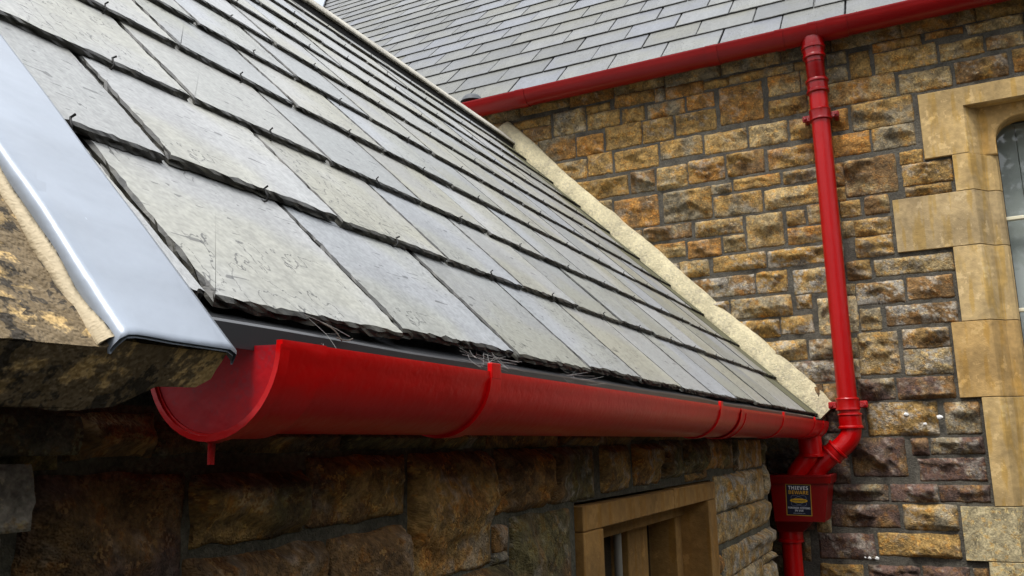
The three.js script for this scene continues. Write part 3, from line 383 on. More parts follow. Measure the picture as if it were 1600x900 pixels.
// ------------------------------------------------------------ wing wall (faces +z)
const ZA = -0.25;
const wingWall = thing('wing_wall', 'dark mossy rubble stone wall under the near red gutter', 'wall');
{
  const zf = ZA - 0.010, zb = ZA - 0.4;
  part('mortar_bed', finish(mergeGeometries([span(-3.13, -2.10, 0, 1.79, zb, zf), span(-1.165, -0.37, 0, 1.79, zb, zf), span(-2.10, -1.165, 1.657, 1.79, zb, zf), span(-2.10, -1.165, 0, 0.93, zb, zf)])), wingMortar, wingWall);
  part('wall_core', finish(mergeGeometries([span(-3.13, -0.37, 0, 1.9, -2.6, zb - 0.6), span(-3.13, -3.0, 0, 1.9, zb - 0.6, zb), span(-0.5, -0.37, 0, 1.9, zb - 0.6, zb), span(-0.37, 0.009, 0, 1.9, -2.6, -0.62)])), wingMortar, wingWall);
  const put = (r, o) => { const e = 0.006, m = part('stone', stoneGeo(r[1] - r[0] + 2 * e, r[3] - r[2] + 2 * e, o), stoneMat, wingWall); m.position.set(r[0] - e, r[2] - e, ZA - 0.004); };
  const opt = (r, near) => {
    const x = (r[0] + r[1]) / 2, right = sstep(-1.3, -0.9, x), o = { cell: near ? 0.0055 : 0.009, facets: 1 + Math.floor(rr(0, 3)), rough: rr(0.45, 0.85), tone: rr(0.8, 1.1), dirt: 0.8, crust: rr(0.05, 0.4) };
    o.col = pick(['ochre', 'brown', 'ochre', 'green']); o.col2 = pick(['brown', 'green', 'orange', 'ochre']);
    if (right > 0.5 && r[3] < 1.68) { o.col = pick(['pale', 'tan']); o.col2 = pick(['ochre', 'pale']); o.crust = rr(0.3, 0.6); o.dirt = 0.3; o.tone = 1.1; }
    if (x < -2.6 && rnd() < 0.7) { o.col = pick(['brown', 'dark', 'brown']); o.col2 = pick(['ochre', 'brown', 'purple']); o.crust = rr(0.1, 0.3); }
    return o;
  };
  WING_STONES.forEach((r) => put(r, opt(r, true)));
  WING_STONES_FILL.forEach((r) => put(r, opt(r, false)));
  // return of the wall at the rainwater corner
  for (let k = 0; k < 9; k++) { const h = 0.085, y = 1.76 - (k + 1) * (h + 0.008), m = part('stone', stoneGeo(0.15, h, { cell: 0.012, facets: 3, rough: 0.8, tone: 0.9, dirt: 0.8, crust: 0.2, col: 'brown', col2: 'ochre' }), stoneMat, wingWall); m.position.set(-0.366, y, ZA - 0.005 - 0.004); m.rotation.y = Math.PI / 2; }
}
{ // corner blocks under the coping
  const rough = (x0, x1, y0, y1, z0, z1, s) => smoothUV(loft(Array.from({ length: 15 }, (_, i) => resample([[y0, z0], [y1, z0], [y1, z1], [y0, z1]], 0.006).map(([y, z]) => V(x0 + (x1 - x0) * i / 14, y, z))), (p) => { const c = V((x0 + x1) / 2, (y0 + y1) / 2, (z0 + z1) / 2), n = fbm(p.x * 60, p.y * 60, p.z * 60 + s, 3) - 0.5; return p.add(p.clone().sub(c).normalize().multiplyScalar(n * 0.010)); }));
  const corb = part('corbel_stone', rough(-3.5, -3.066, 1.752, 1.778, -0.40, -0.215, 3), new THREE.MeshStandardMaterial({ color: lin(0.15, 0.135, 0.09), map: stoneTint, bumpMap: grain, bumpScale: 0.006, roughness: 0.95 }));
  corb.userData = { label: 'dark lichened corbel stone tucked under the metal capped coping', category: 'stone' };
  const q = part('quoin_stone', rough(-3.5, -3.100, 1.705, 1.747, -0.45, -0.212, 7), new THREE.MeshStandardMaterial({ color: lin(0.40, 0.36, 0.29), map: stoneTint, bumpMap: grain, bumpScale: 0.004, roughness: 0.92 }));
  q.userData = { label: 'pale grey dressed corner stone at the lower left edge', category: 'stone' };
  const q2 = part('quoin_stone_001', rough(-3.5, -3.116, 1.55, 1.702, -0.45, -0.214, 11), q.material);
  q2.userData = { label: 'tall pale dressed stone below the projecting corner stone', category: 'stone' };
}
{ // small window in the wing wall
  const w = thing('wing_window', 'small square headed stone window low in the dark wing wall', 'window');
  const z = ZA + 0.004, b = (x0, x1, y0, y1, zz, zd, mat = wingAshlar, n = 'surround_block') => part(n, boxUV(rspan(x0, x1, y0, y1, zd, zz, 0.003)), mat, w);
  b(-2.094, -1.552, 1.609, 1.651, z, ZA - 0.1); b(-1.5495, -1.170, 1.609, 1.653, z, ZA - 0.1);
  b(-2.094, -2.000, 1.26, 1.608, z, ZA - 0.1); b(-2.094, -2.0, 0.93, 1.258, z, ZA - 0.1); b(-1.249, -1.170, 1.26, 1.608, z, ZA - 0.1); b(-1.249, -1.170, 0.93, 1.258, z, ZA - 0.1);
  b(-2.0, -1.249, 1.572, 1.6085, ZA - 0.06, ZA - 0.16, wingAshlar, 'inner_head'); b(-2.0, -1.955, 0.93, 1.571, ZA - 0.07, ZA - 0.16, wingAshlar, 'inner_jamb'); b(-1.30, -1.249, 0.93, 1.571, ZA - 0.07, ZA - 0.16, wingAshlar, 'inner_jamb');
  b(-1.58, -1.44, 0.93, 1.571, ZA - 0.10, ZA - 0.17, wingAshlar, 'mullion');
  part('glazing_bar', new THREE.CylinderGeometry(0.009, 0.009, 0.62, 10).translate(-1.69, 1.26, ZA - 0.085), new THREE.MeshStandardMaterial({ color: lin(0.3, 0.28, 0.24), roughness: 0.6, metalness: 0.4 }), w);
  for (const [a, c] of [[-1.955, -1.58], [-1.44, -1.30]]) part('pane', span(a, c, 0.93, 1.571, ZA - 0.145, ZA - 0.142), new THREE.MeshStandardMaterial({ color: lin(0.035, 0.034, 0.03), roughness: 0.12 }), w);
}

// ------------------------------------------------------------ slates
function slateGeo(w, L, t, rag) {
  const S = rr(0, 300), per = [], st = 0.008; // perimeter, counter-clockwise from bottom left
  const n1 = Math.round(w / st); for (let i = 0; i < n1; i++) per.push([w * i / n1, 0, 0, -1]);
  const n2 = Math.round(L * 0.55 / st); for (let i = 0; i < n2; i++) per.push([w, L * 0.55 * i / n2, 1, 0]); per.push([w, L, 1, 0]); per.push([0, L, -1, 0]);
  for (let i = 0; i < n2; i++) per.push([0, L * 0.55 * (1 - i / n2), -1, 0]);
  const ring = (z, inset, sc, k) => per.map(([x, y, nx, ny], i) => { const f = ny < 0 ? rag : rag * 0.85; const a = (fbm(x * 90 * sc + S, y * 90 * sc, k + S, 3) - 0.5) * 2 * f * 0.0045 + inset * (0.5 + fbm(x * 160 + S, y * 160, k * 3 + S, 2)) + (fbm(x * 14 + S, y * 14, S, 2) - 0.5) * f * 0.006; return V(x - nx * a, y - ny * a, z); });
  const top = ring(t, 0.0030, 1, 1), up = ring(t * 0.72, 0.0006, 1.3, 4), mid = ring(t * 0.35, 0.0012, 1.6, 7), bot = ring(0, 0.0004, 1, 9), rings = [bot, mid, up, top], n = per.length, pos = [];
  for (let r = 0; r < 3; r++) for (let j = 0; j < n; j++) { const a = rings[r][j], b = rings[r][(j + 1) % n], c = rings[r + 1][j], d = rings[r + 1][(j + 1) % n]; for (const p of [a, b, c, b, d, c]) pos.push(p.x, p.y, p.z); }
  const c = V(w / 2, L * 0.4, t); for (let j = 0; j < n; j++) for (const p of [c, top[j], top[(j + 1) % n]]) pos.push(p.x, p.y, p.z);
  const cb = V(w / 2, L * 0.4, 0); for (let j = 0; j < n; j += 1) for (const p of [cb, bot[(j + 1) % n], bot[j]]) pos.push(p.x, p.y, p.z);
  const g = new THREE.BufferGeometry(); g.setAttribute('position', new THREE.Float32BufferAttribute(pos, 3)); g.computeVertexNormals();
  const col = []; for (let i = 0; i < pos.length; i += 3) { const edge = i / 3 < 18 * n, q = fbm(pos[i] * 220 + S, pos[i + 1] * 220, pos[i + 2] * 900, 2), e = edge ? 0.05 + 0.3 * q * q : 1; col.push(e, e * (edge ? 0.95 : 1), e * (edge ? 0.82 : 1)); } g.setAttribute('color', new THREE.Float32BufferAttribute(col, 3)); // split edges are mottled, darker and browner than the faces
  const uv = []; const ou = rr(0, 5), ov = rr(0, 5); for (let i = 0; i < pos.length; i += 3) uv.push(pos[i] + ou + pos[i + 2] * 0.6, pos[i + 1] + ov + pos[i + 2]); g.setAttribute('uv', new THREE.Float32BufferAttribute(uv, 2));
  return g;
}
const T = 0.0075, SL = 0.42, LIFT = 0.0185;
const tiltA = -Math.asin(LIFT / SL);
const PITCH = 45.74 * Math.PI / 180;
const wingRoof = thing('wing_roof', 'near slate roof of pale riven slates held by black wire hooks', 'roof');
wingRoof.position.set(0, 1.873, -0.13).addScaledVector(V(0, Math.cos(PITCH), Math.sin(PITCH)), -0.0255);
wingRoof.rotation.x = -(Math.PI / 2 - PITCH); // local y up the slope, z out of the roof
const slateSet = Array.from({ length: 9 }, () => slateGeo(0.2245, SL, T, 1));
const hookGeo = tube([V(0, 0.05, -0.001), V(0, 0.012, -0.001), V(0, -0.003, 0), V(0, -0.0065, 0.004), V(0, -0.004, 0.0085), V(0, 0.002, 0.0095), V(0.0010, 0.0045, 0.0115), V(0.0022, 0.0030, 0.0145)], 0.0011, 16, 5);
{
  const GA = 0.1885;
  for (let k = 0; k < 10; k++) {
    const s0 = k === 0 ? -0.028 : 0.175 + (k - 1) * GA, off = k % 2 ? -2.968 : -2.828;
    let x = off - 0.228; const xs = [-3.135];
    while (x < -3.11) x += 0.228;
    for (; x < -0.03; x += 0.228) xs.push(x + rr(-0.004, 0.004)); xs.push(-0.012);
    for (let i = 0; i < xs.length - 1; i++) {
      const w = xs[i + 1] - xs[i] - 0.0075; if (w < 0.02) continue;
      const mossy = xs[i + 1] > -0.1;  // column by the main wall: algae tint plus painted shade
      const m = part('slate', pick(slateSet), mossy ? slateAlgaeShade : pick(slateMats), wingRoof, mossy ? 'slate with olive algae tint and painted wall shade beside the cream mortar fillet' : undefined);
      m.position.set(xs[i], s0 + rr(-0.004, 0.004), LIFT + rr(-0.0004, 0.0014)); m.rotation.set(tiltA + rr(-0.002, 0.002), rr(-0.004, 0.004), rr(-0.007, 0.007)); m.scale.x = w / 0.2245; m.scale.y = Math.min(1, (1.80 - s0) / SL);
      if (i > 0 || w > 0.1) { const hx = k === 0 ? null : xs[i] + w / 2; if (hx !== null && hx > -3.1 && hx < -0.12) { const h = part('slate_hook', hookGeo, wire, wingRoof); h.position.set(hx + rr(-0.012, 0.012), s0 - 0.001, LIFT - 0.0005); h.rotation.y = rr(-0.35, 0.35); h.rotation.z = rr(-0.2, 0.2); } }
    }
  }
  part('roof_deck', finish(span(-3.13, 0.006, 0.02, 1.84, -0.06, -0.012)), feltAndGapShade, wingRoof);
  // eaves tray: black plastic strip dressed into the gutter
  const pr = [[0.10, -0.004], [0.012, -0.001], [-0.0228, 0.0100], [-0.0470, 0.0215], [-0.0500, 0.0215], [-0.0620, 0.0105], [-0.0608, 0.0093], [-0.0492, 0.0198], [-0.0235, 0.0080], [0.012, -0.003], [0.10, -0.0065]];
  const rings = []; for (let i = 0; i <= 60; i++) { const x = -3.10 + 3.09 * i / 60, dz = (vnoise(x * 6, 2, 2) - 0.5) * 0.006; rings.push(pr.map(([s, n]) => V(x, s, n + dz * 0.5 * (s < 0 ? 1 : 0)))); }
  part('eaves_tray', boxUV(loft(rings)), blackPlastic, wingRoof, 'black plastic eaves tray showing under the slate tails');
}
{ // far slope of the wing roof and its ridge
  const pts = [[-1.430, 3.170], [-2.78, 1.83], [-2.80, 1.79], [-1.425, 3.12]]; const r0 = pts.map(([z, y]) => V(-3.12, y, z)), r1 = pts.map(([z, y]) => V(-0.004, y, z));
  const fs = thing('rear_roof_slope', 'hidden rear slope of the wing roof beyond its ridge', 'roof');
  part('roof_sheet', finish(loft([r0, r1])), ridgeStone, fs);
  const ridge = thing('roof_ridge', 'pale angular ridge capping along the top of the near roof', 'ridge');
  part('ridge_gap_shade', finish(loft([[-3.12], [-0.02]].map(([x]) => [[-1.374, 3.100], [-1.371, 3.165], [-1.479, 3.165], [-1.476, 3.100]].map(([z, y]) => V(x, y, z))))), feltAndGapShade, ridge);  // dark strip painting the shaded gap below the ridge tiles
  let x = -3.13; let i = 0;
  while (x < -0.06) { const l = Math.min(0.4, -0.02 - x), dy = rr(-0.002, 0.003); const p = [[-1.365, 3.160], [-1.361, 3.173], [-1.413, 3.227], [-1.425, 3.232], [-1.437, 3.227], [-1.489, 3.173], [-1.485, 3.160], [-1.425, 3.215]]; part('ridge_tile', smoothUV(loft([x, x + l * 0.5, x + l - 0.004].map((q) => p.map(([z, y]) => V(q, y + dy, z))))), ridgeStone, ridge); x += l; i++; }
}
{ // cream mortar fillet against the main wall
  const fil = [], N = 150, prof = resample([[0.012, -0.012], [0.012, 0.082], [-0.018, 0.079], [-0.034, 0.058], [-0.049, 0.022], [-0.053, 0.004], [-0.052, -0.012]], 0.010);
  const up = V(0, Math.sin(PITCH), -Math.cos(PITCH)), nn = V(0, Math.cos(PITCH), Math.sin(PITCH)), o = V(0, 1.873, -0.13);
  for (let i = 0; i <= N; i++) { const s = -0.045 + 1.965 * i / N, w = 0.9 + 0.10 * (vnoise(s * 11, 1, 1) - 0.5) + 0.12 * (vnoise(s * 4, 4, 1) - 0.5) + (i < 6 ? -0.015 * (6 - i) : 0); fil.push(prof.map(([x, n]) => V(x < 0 ? x * w : x, 0, 0).addScaledVector(up, s).addScaledVector(nn, n > 0 ? n * w : n).add(o))); }
  const f = part('mortar_fillet', smoothUV(loft(fil, (p) => { const a = fbm(p.x * 45, p.y * 45, p.z * 45, 3) - 0.5, b = fbm(p.x * 14 + 7, p.y * 14, p.z * 14, 2) - 0.5; p.x = Math.min(p.x + (p.x < 0 ? a * 0.005 + b * 0.005 : 0), 0.014); return p.addScaledVector(nn, a * 0.003); })), creamMortar);
  f.userData = { label: 'rough cream mortar fillet sealing the near roof against the wall', category: 'mortar fillet' };
}

// ------------------------------------------------------------ coping and metal capping at the near verge
{
  const up = V(0, Math.sin(PITCH), -Math.cos(PITCH)), nn = V(0, Math.cos(PITCH), Math.sin(PITCH)), o = V(0, 1.873, -0.13);
  const at = (x, s, n) => V(x, 0, 0).add(o).addScaledVector(up, s).addScaledVector(nn, n);
  const pr = resample([[-3.46, -0.034], [-3.46, 0.006], [-3.178, 0.007], [-3.173, 0.0125], [-3.102, 0.0125], [-3.099, -0.006], [-3.106, -0.014], [-3.132, -0.015], [-3.148, -0.029], [-3.168, -0.034]], 0.006);
  const rings = []; for (let i = 0; i <= 170; i++) { const s = -0.105 + (i < 100 ? 0.006 * i : 0.6 + 0.02 * (i - 100)); rings.push(pr.map(([x, n]) => at(x, s, n))); }
  const cop = part('coping_stone', smoothUV(loft(rings.reverse(), (p) => { const a = fbm(p.x * 50, p.y * 50, p.z * 50, 4) - 0.5; return p.addScaledVector(nn, a * 0.006).add(V(a * 0.004, 0, 0)); })), (() => {
    const t = tex(1024, (u, v) => { const a = tfbm(u, v, 7, 7, 5, 6, 0.62), b = tfbm(u, v, 40, 40, 25, 4, 0.6), y = sstep(0.5, 0.6, 0.7 * a + 0.3 * b), d = sstep(0.52, 0.6, 0.6 * tfbm(u, v, 9, 9, 95, 5, 0.6) + 0.4 * b); let r = 0.50 + 0.34 * y + 0.2 * (b - 0.5), g = 0.44 + 0.28 * y + 0.2 * (b - 0.5), bl = 0.34 + 0.16 * y + 0.2 * (b - 0.5); const f = 1 - 0.55 * d * (1 - 0.5 * y); return [r * f, g * f, bl * f]; }, true, 7);
    return new THREE.MeshStandardMaterial({ color: lin(0.80, 0.76, 0.70), map: t, bumpMap: grain, bumpScale: 0.005, roughness: 0.95 });
  })());
  cop.userData = { label: 'yellow lichened stone coping slab at the left edge', category: 'coping' };
  // metal capping: sheet with rolled left edge and turned down ends
  const cap = thing('metal_capping', 'smooth grey metal strip capping the sloping stone coping', 'flashing');
  const lp = [[-3.1760, 0.0075], [-3.1760, 0.013], [-3.1750, 0.0175], [-3.1720, 0.0205], [-3.1670, 0.0212], [-3.1610, 0.0205], [-3.145, 0.0195], [-3.104, 0.0185], [-3.097, 0.0155], [-3.0945, 0.008], [-3.0962, 0.008], [-3.0985, 0.014], [-3.105, 0.0165], [-3.145, 0.0175], [-3.1610, 0.0185], [-3.1670, 0.019], [-3.1715, 0.018], [-3.1735, 0.0125], [-3.1740, 0.0075]];
  const rg = []; for (let i = 0; i <= 90; i++) { const s = -0.107 + 2.1 * Math.pow(i / 90, 1.6); rg.push(lp.map(([x, n]) => { const w = (vnoise(s * 12, x * 24, 4) - 0.5) * 0.0008 + (x < -3.163 ? (vnoise(s * 18, 3, 8) - 0.5) * 0.0012 : 0); return at(x + w * 0.6, s, n + w - (i === 0 ? 0.0015 : 0)); })); }
  part('metal_sheet', smoothUV(loft(rg.reverse(), null, false)), lead, cap);
  const bd = []; for (let i = 0; i <= 110; i++) { const s = -0.104 + 2.0 * Math.pow(i / 110, 1.4), w = 1 + 0.5 * (vnoise(s * 30, 1, 6) - 0.5); bd.push([[-3.1755, 0.003], [-3.1755, 0.0145 * w], [-3.1785, 0.013 * w], [-3.1815 - 0.002 * (w - 1), 0.0095], [-3.183, 0.004]].map(([x, n]) => at(x, s, n))); }
  part('sealant_bead', smoothUV(loft(bd.reverse())), new THREE.MeshStandardMaterial({ color: lin(0.48, 0.39, 0.25), roughness: 0.75, bumpMap: grain, bumpScale: 0.002 }), cap, 'beige bead of sealant along the metal edge');
}

// ------------------------------------------------------------ main roof
const BP = Math.PI / 4;
const mainRoof = thing('main_roof', 'regular grey slate roof above the upper crimson gutter', 'roof');
mainRoof.matrixAutoUpdate = true;
{
  const X = V(0, 0, 1), Y = V(Math.cos(BP), Math.sin(BP), 0), Zv = V(-Math.sin(BP), Math.cos(BP), 0);
  mainRoof.quaternion.setFromRotationMatrix(new THREE.Matrix4().makeBasis(X, Y, Zv));
  mainRoof.position.set(-0.07, 3.43, 0).addScaledVector(Zv, -0.0225);
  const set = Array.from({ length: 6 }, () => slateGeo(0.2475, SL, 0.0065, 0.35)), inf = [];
  const cands = [];
  const c2 = camera.clone(); c2.aspect = 16 / 9; c2.updateProjectionMatrix(); c2.updateMatrixWorld(); mainRoof.updateMatrixWorld();
  for (let k = 0; k < 22; k++) for (let i = -20; i < 5; i++) {
    const z = -1.374 + 0.2505 * i + (k % 2 ? 0.125 : 0) + 5.01 - 5.01, s = -0.025 + 0.192 * k;
    if (z < -5.6) continue;
    const p = V(z + 0.12, s + 0.1, 0).applyMatrix4(mainRoof.matrixWorld), d = p.distanceTo(c2.position), q = p.clone().project(c2);
    const vis = Math.abs(q.x) < 1.08 && q.y < 1.15 && q.y > -1;
    cands.push({ z, s, vis, d: vis ? d : d + 100 });
  }
  for (let k = 0; k < 22; k++) for (let i = 5; i < 16; i++) cands.push({ z: -1.374 + 0.2505 * i + (k % 2 ? 0.125 : 0), s: -0.025 + 0.192 * k, vis: false, d: 200 + i + k });
  cands.sort((a, b) => a.d - b.d);
  const tilt = -Math.asin(0.0165 / SL);
  cands.forEach((c, n) => {
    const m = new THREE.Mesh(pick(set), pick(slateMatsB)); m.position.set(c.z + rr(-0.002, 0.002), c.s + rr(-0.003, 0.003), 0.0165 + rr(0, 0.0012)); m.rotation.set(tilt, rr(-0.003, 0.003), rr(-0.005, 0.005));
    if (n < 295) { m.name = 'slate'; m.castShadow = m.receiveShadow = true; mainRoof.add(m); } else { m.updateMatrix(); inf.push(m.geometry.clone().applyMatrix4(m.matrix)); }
  });
  if (inf.length) { const m = part('slate_infill', mergeGeometries(inf), slateMatsB[0], mainRoof, 'slates of the upper roof beyond the ones picked apart'); m.userData.kind = 'stuff'; }
  part('roof_deck', finish(span(-5.6, 3.1, 0.03, 4.4, -0.06, -0.012)), feltAndGapShade, mainRoof);
  // metal lined valley at the far left end of the main roof
  const v = thing('valley_lining', 'pale metal valley lining behind the near ridge at the top edge', 'flashing');
  const dv = V(0.496, 0.496, -0.361).normalize(), wd = V(0, 0, -1).addScaledVector(dv, -0.361 / Math.hypot(0.496, 0.496, 0.361)).normalize(), nv = wd.clone().cross(dv), sg = nv.y < 0 ? -1 : 1; nv.multiplyScalar(sg);
  part('metal_sheet', boxUV(new THREE.BoxGeometry(0.8, 2.4, 0.012)), lead, v); part('standing_seam', boxUV(new THREE.CylinderGeometry(0.022, 0.022, 2.38, 12).translate(0.05, 0, 0.012)), lead, v);
  v.quaternion.setFromRotationMatrix(new THREE.Matrix4().makeBasis(wd.clone().multiplyScalar(sg), dv, nv));
  v.position.set(2.51, 6.01, -4.645).addScaledVector(wd, 0.4).addScaledVector(nv, 0.03).addScaledVector(dv, 0.4);
}

// ------------------------------------------------------------ gutters
// half-round trough along +x (local), lip towards +z, centre at origin
function trough(len, R, t, a0 = 0, a1 = Math.PI, lip = true) {
  const o = [], n = 22; for (let i = 0; i <= n; i++) { const a = a0 + (a1 - a0) * i / n; o.push([Math.cos(a) * R, -Math.sin(a) * R]); }
  const inn = o.map(([z, y]) => [z * (R - t) / R, y * (R - t) / R]).reverse();
  const p = lip ? [[R - t, 0.003], [R + 0.0015, 0.003], [R + 0.002, -0.003], ...o.slice(1), ...inn.slice(0, -1), [R - t, 0]] : [...o, ...inn];
  const N = Math.max(1, Math.round(len / 0.1)), rings = []; for (let i = 0; i <= N; i++) rings.push(p.map(([z, y]) => V(len * i / N, y, z)));
  return rings;
}
function creased(g) { // smooth within 40 degrees
  const n = g.index ? g.toNonIndexed() : g; n.deleteAttribute('normal'); const p = n.attributes.position, fn = [], map = new Map(), key = (i) => `${Math.round(p.getX(i) * 1e5)},${Math.round(p.getY(i) * 1e5)},${Math.round(p.getZ(i) * 1e5)}`;
  const a = V(), b = V(), c = V();
  for (let i = 0; i < p.count; i += 3) { a.fromBufferAttribute(p, i); b.fromBufferAttribute(p, i + 1); c.fromBufferAttribute(p, i + 2); const f = b.sub(a).cross(c.sub(a)).clone(); fn.push(f); for (let k = 0; k < 3; k++) { const q = key(i + k); if (!map.has(q)) map.set(q, []); map.get(q).push(f); } }
  const nor = new Float32Array(p.count * 3);
  for (let i = 0; i < p.count; i++) { const f = fn[Math.floor(i / 3)], fl = f.clone().normalize(), s = V(); for (const q of map.get(key(i))) if (q.clone().normalize().dot(fl) > 0.76) s.add(q); s.normalize(); nor.set([s.x, s.y, s.z], i * 3); }
  n.setAttribute('normal', new THREE.BufferAttribute(nor, 3)); return n;
}
function gutterUV(g) { // boxUV but keeping normals
  const nn = g.attributes.normal.clone(); const o = boxUV(g); o.setAttribute('normal', nn); return o;
}
const GUT = (rings) => gutterUV(creased(loft(rings.reverse())));
const R0 = 0.0565;
const nearGutter = thing('near_gutter', 'glossy red half round gutter along the near slate eaves', 'gutter');
nearGutter.position.set(0, 1.821, -0.1335);
{
  const x0 = -3.03, x1 = -0.06;
  part('trough', GUT(trough(x1 - x0 - 0.01, R0, 0.003)).translate(x0 + 0.008, 0, 0), red, nearGutter);
  // stop end: socket sleeve with raised rim and a set-back end plate
  const se = part('stop_end', GUT(trough(0.045, R0 + 0.0038, 0.0036)).translate(x0, 0, 0), red, nearGutter);
  part('rim', GUT(trough(0.009, R0 + 0.0058, 0.0040, 0, Math.PI, false)).translate(x0 - 0.002, 0, 0), red, se);
  { const s = new THREE.Shape(); s.moveTo(-R0, 0.004); s.absarc(0, 0, R0, Math.PI, Math.PI * 2, false); s.lineTo(R0, 0.004); part('end_plate', finish(new THREE.ExtrudeGeometry(s, { depth: 0.003, bevelEnabled: false, curveSegments: 32 }).rotateY(Math.PI / 2).translate(x0 + 0.001, 0, 0)), redDusty, se, 'dusty dark red end plate with grey grime'); }
  part('stop_end_pin', mergeGeometries([new THREE.CylinderGeometry(0.0028, 0.0024, 0.018, 10).translate(x0 + 0.006, -R0 - 0.012, -0.004), new THREE.SphereGeometry(0.0068, 12, 8).scale(1.3, 0.5, 1).translate(x0 + 0.008, -R0 - 0.0035, -0.004)]), red, se);
  const brk = (x, w, tab) => { const b = part('bracket', GUT(trough(w, R0 + 0.0032, 0.0034, -0.06, Math.PI, false)).translate(x - w / 2, 0, 0), red, nearGutter); if (tab) part('tab', finish(rspan(x - w / 2 + 0.001, x + w / 2 - 0.001, -0.004, 0.0115, R0 - 0.002, R0 + 0.0035, 0.001)), red, b); return b; };
  brk(-2.724, 0.021, true); brk(-1.775, 0.021, true); brk(-1.04, 0.021, true); brk(-0.42, 0.02, true);
  part('union_collar', GUT(trough(0.055, R0 + 0.0022, 0.0022)).translate(-1.60, 0, 0), red, nearGutter);
  for (const x of [-1.60, -1.549]) part('rim', GUT(trough(0.004, R0 + 0.0042, 0.004, 0, Math.PI, false)).translate(x, 0, 0), red, nearGutter.children[nearGutter.children.length - 1].name === 'union_collar' ? nearGutter.children[nearGutter.children.length - 1] : nearGutter);
  part('outlet_sleeve', GUT(trough(0.15, R0 + 0.0022, 0.0022)).translate(-0.21, 0, 0), red, nearGutter);
  part('rim', GUT(trough(0.006, R0 + 0.005, 0.005, 0, Math.PI, false)).translate(-0.075, 0, 0), red, nearGutter);
  part('rim', GUT(trough(0.006, R0 + 0.005, 0.005, 0, Math.PI, false)).translate(-0.205, 0, 0), red, nearGutter);
  { const s = new THREE.Shape(); s.moveTo(-R0, 0.004); s.absarc(0, 0, R0, Math.PI, Math.PI * 2, false); s.lineTo(R0, 0.004); part('end_plate', finish(new THREE.ExtrudeGeometry(s, { depth: 0.003, bevelEnabled: false, curveSegments: 24 }).rotateY(Math.PI / 2).translate(-0.063, 0, 0)), red, nearGutter); }
}
const topGutter = thing('upper_gutter', 'crimson half round gutter along the upper roof eaves', 'gutter');
topGutter.position.set(-0.16 + R0, 3.375, 0); topGutter.rotation.y = -Math.PI / 2; // local x -> world z, local z -> world -x
{
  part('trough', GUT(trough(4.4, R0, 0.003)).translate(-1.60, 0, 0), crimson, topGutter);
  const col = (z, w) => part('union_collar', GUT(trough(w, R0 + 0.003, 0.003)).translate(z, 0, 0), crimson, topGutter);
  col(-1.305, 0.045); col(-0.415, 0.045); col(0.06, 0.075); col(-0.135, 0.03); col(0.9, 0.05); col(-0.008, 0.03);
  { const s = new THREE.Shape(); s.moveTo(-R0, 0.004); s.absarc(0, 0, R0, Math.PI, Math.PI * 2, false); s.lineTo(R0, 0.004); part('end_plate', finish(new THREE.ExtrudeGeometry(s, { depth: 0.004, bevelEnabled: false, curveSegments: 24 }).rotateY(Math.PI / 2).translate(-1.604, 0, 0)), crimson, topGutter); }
  const d = part('leaf_guard', lathe([[0.0, 0.034], [0.02, 0.033], [0.038, 0.026], [0.049, 0.012], [0.052, 0.0], [0.058, -0.003], [0.058, -0.008], [0, -0.008]], -0.08, 3.412, -1.575), new THREE.MeshStandardMaterial({ color: lin(0.05, 0.055, 0.06), roughness: 0.55 }));
  d.userData = { label: 'small dark domed cap behind the left end of the upper gutter', category: 'cap' };
  const f = thing('eaves_board', 'dark timber eaves board behind the upper gutter', 'eaves board');
  part('soffit', finish(mergeGeometries([span(-0.02, 0.008, 3.372, 3.405, -4.0, 3.0), span(-0.06, 0.40, 3.37, 3.40, -4.0, 3.0)])), timber, f);
}

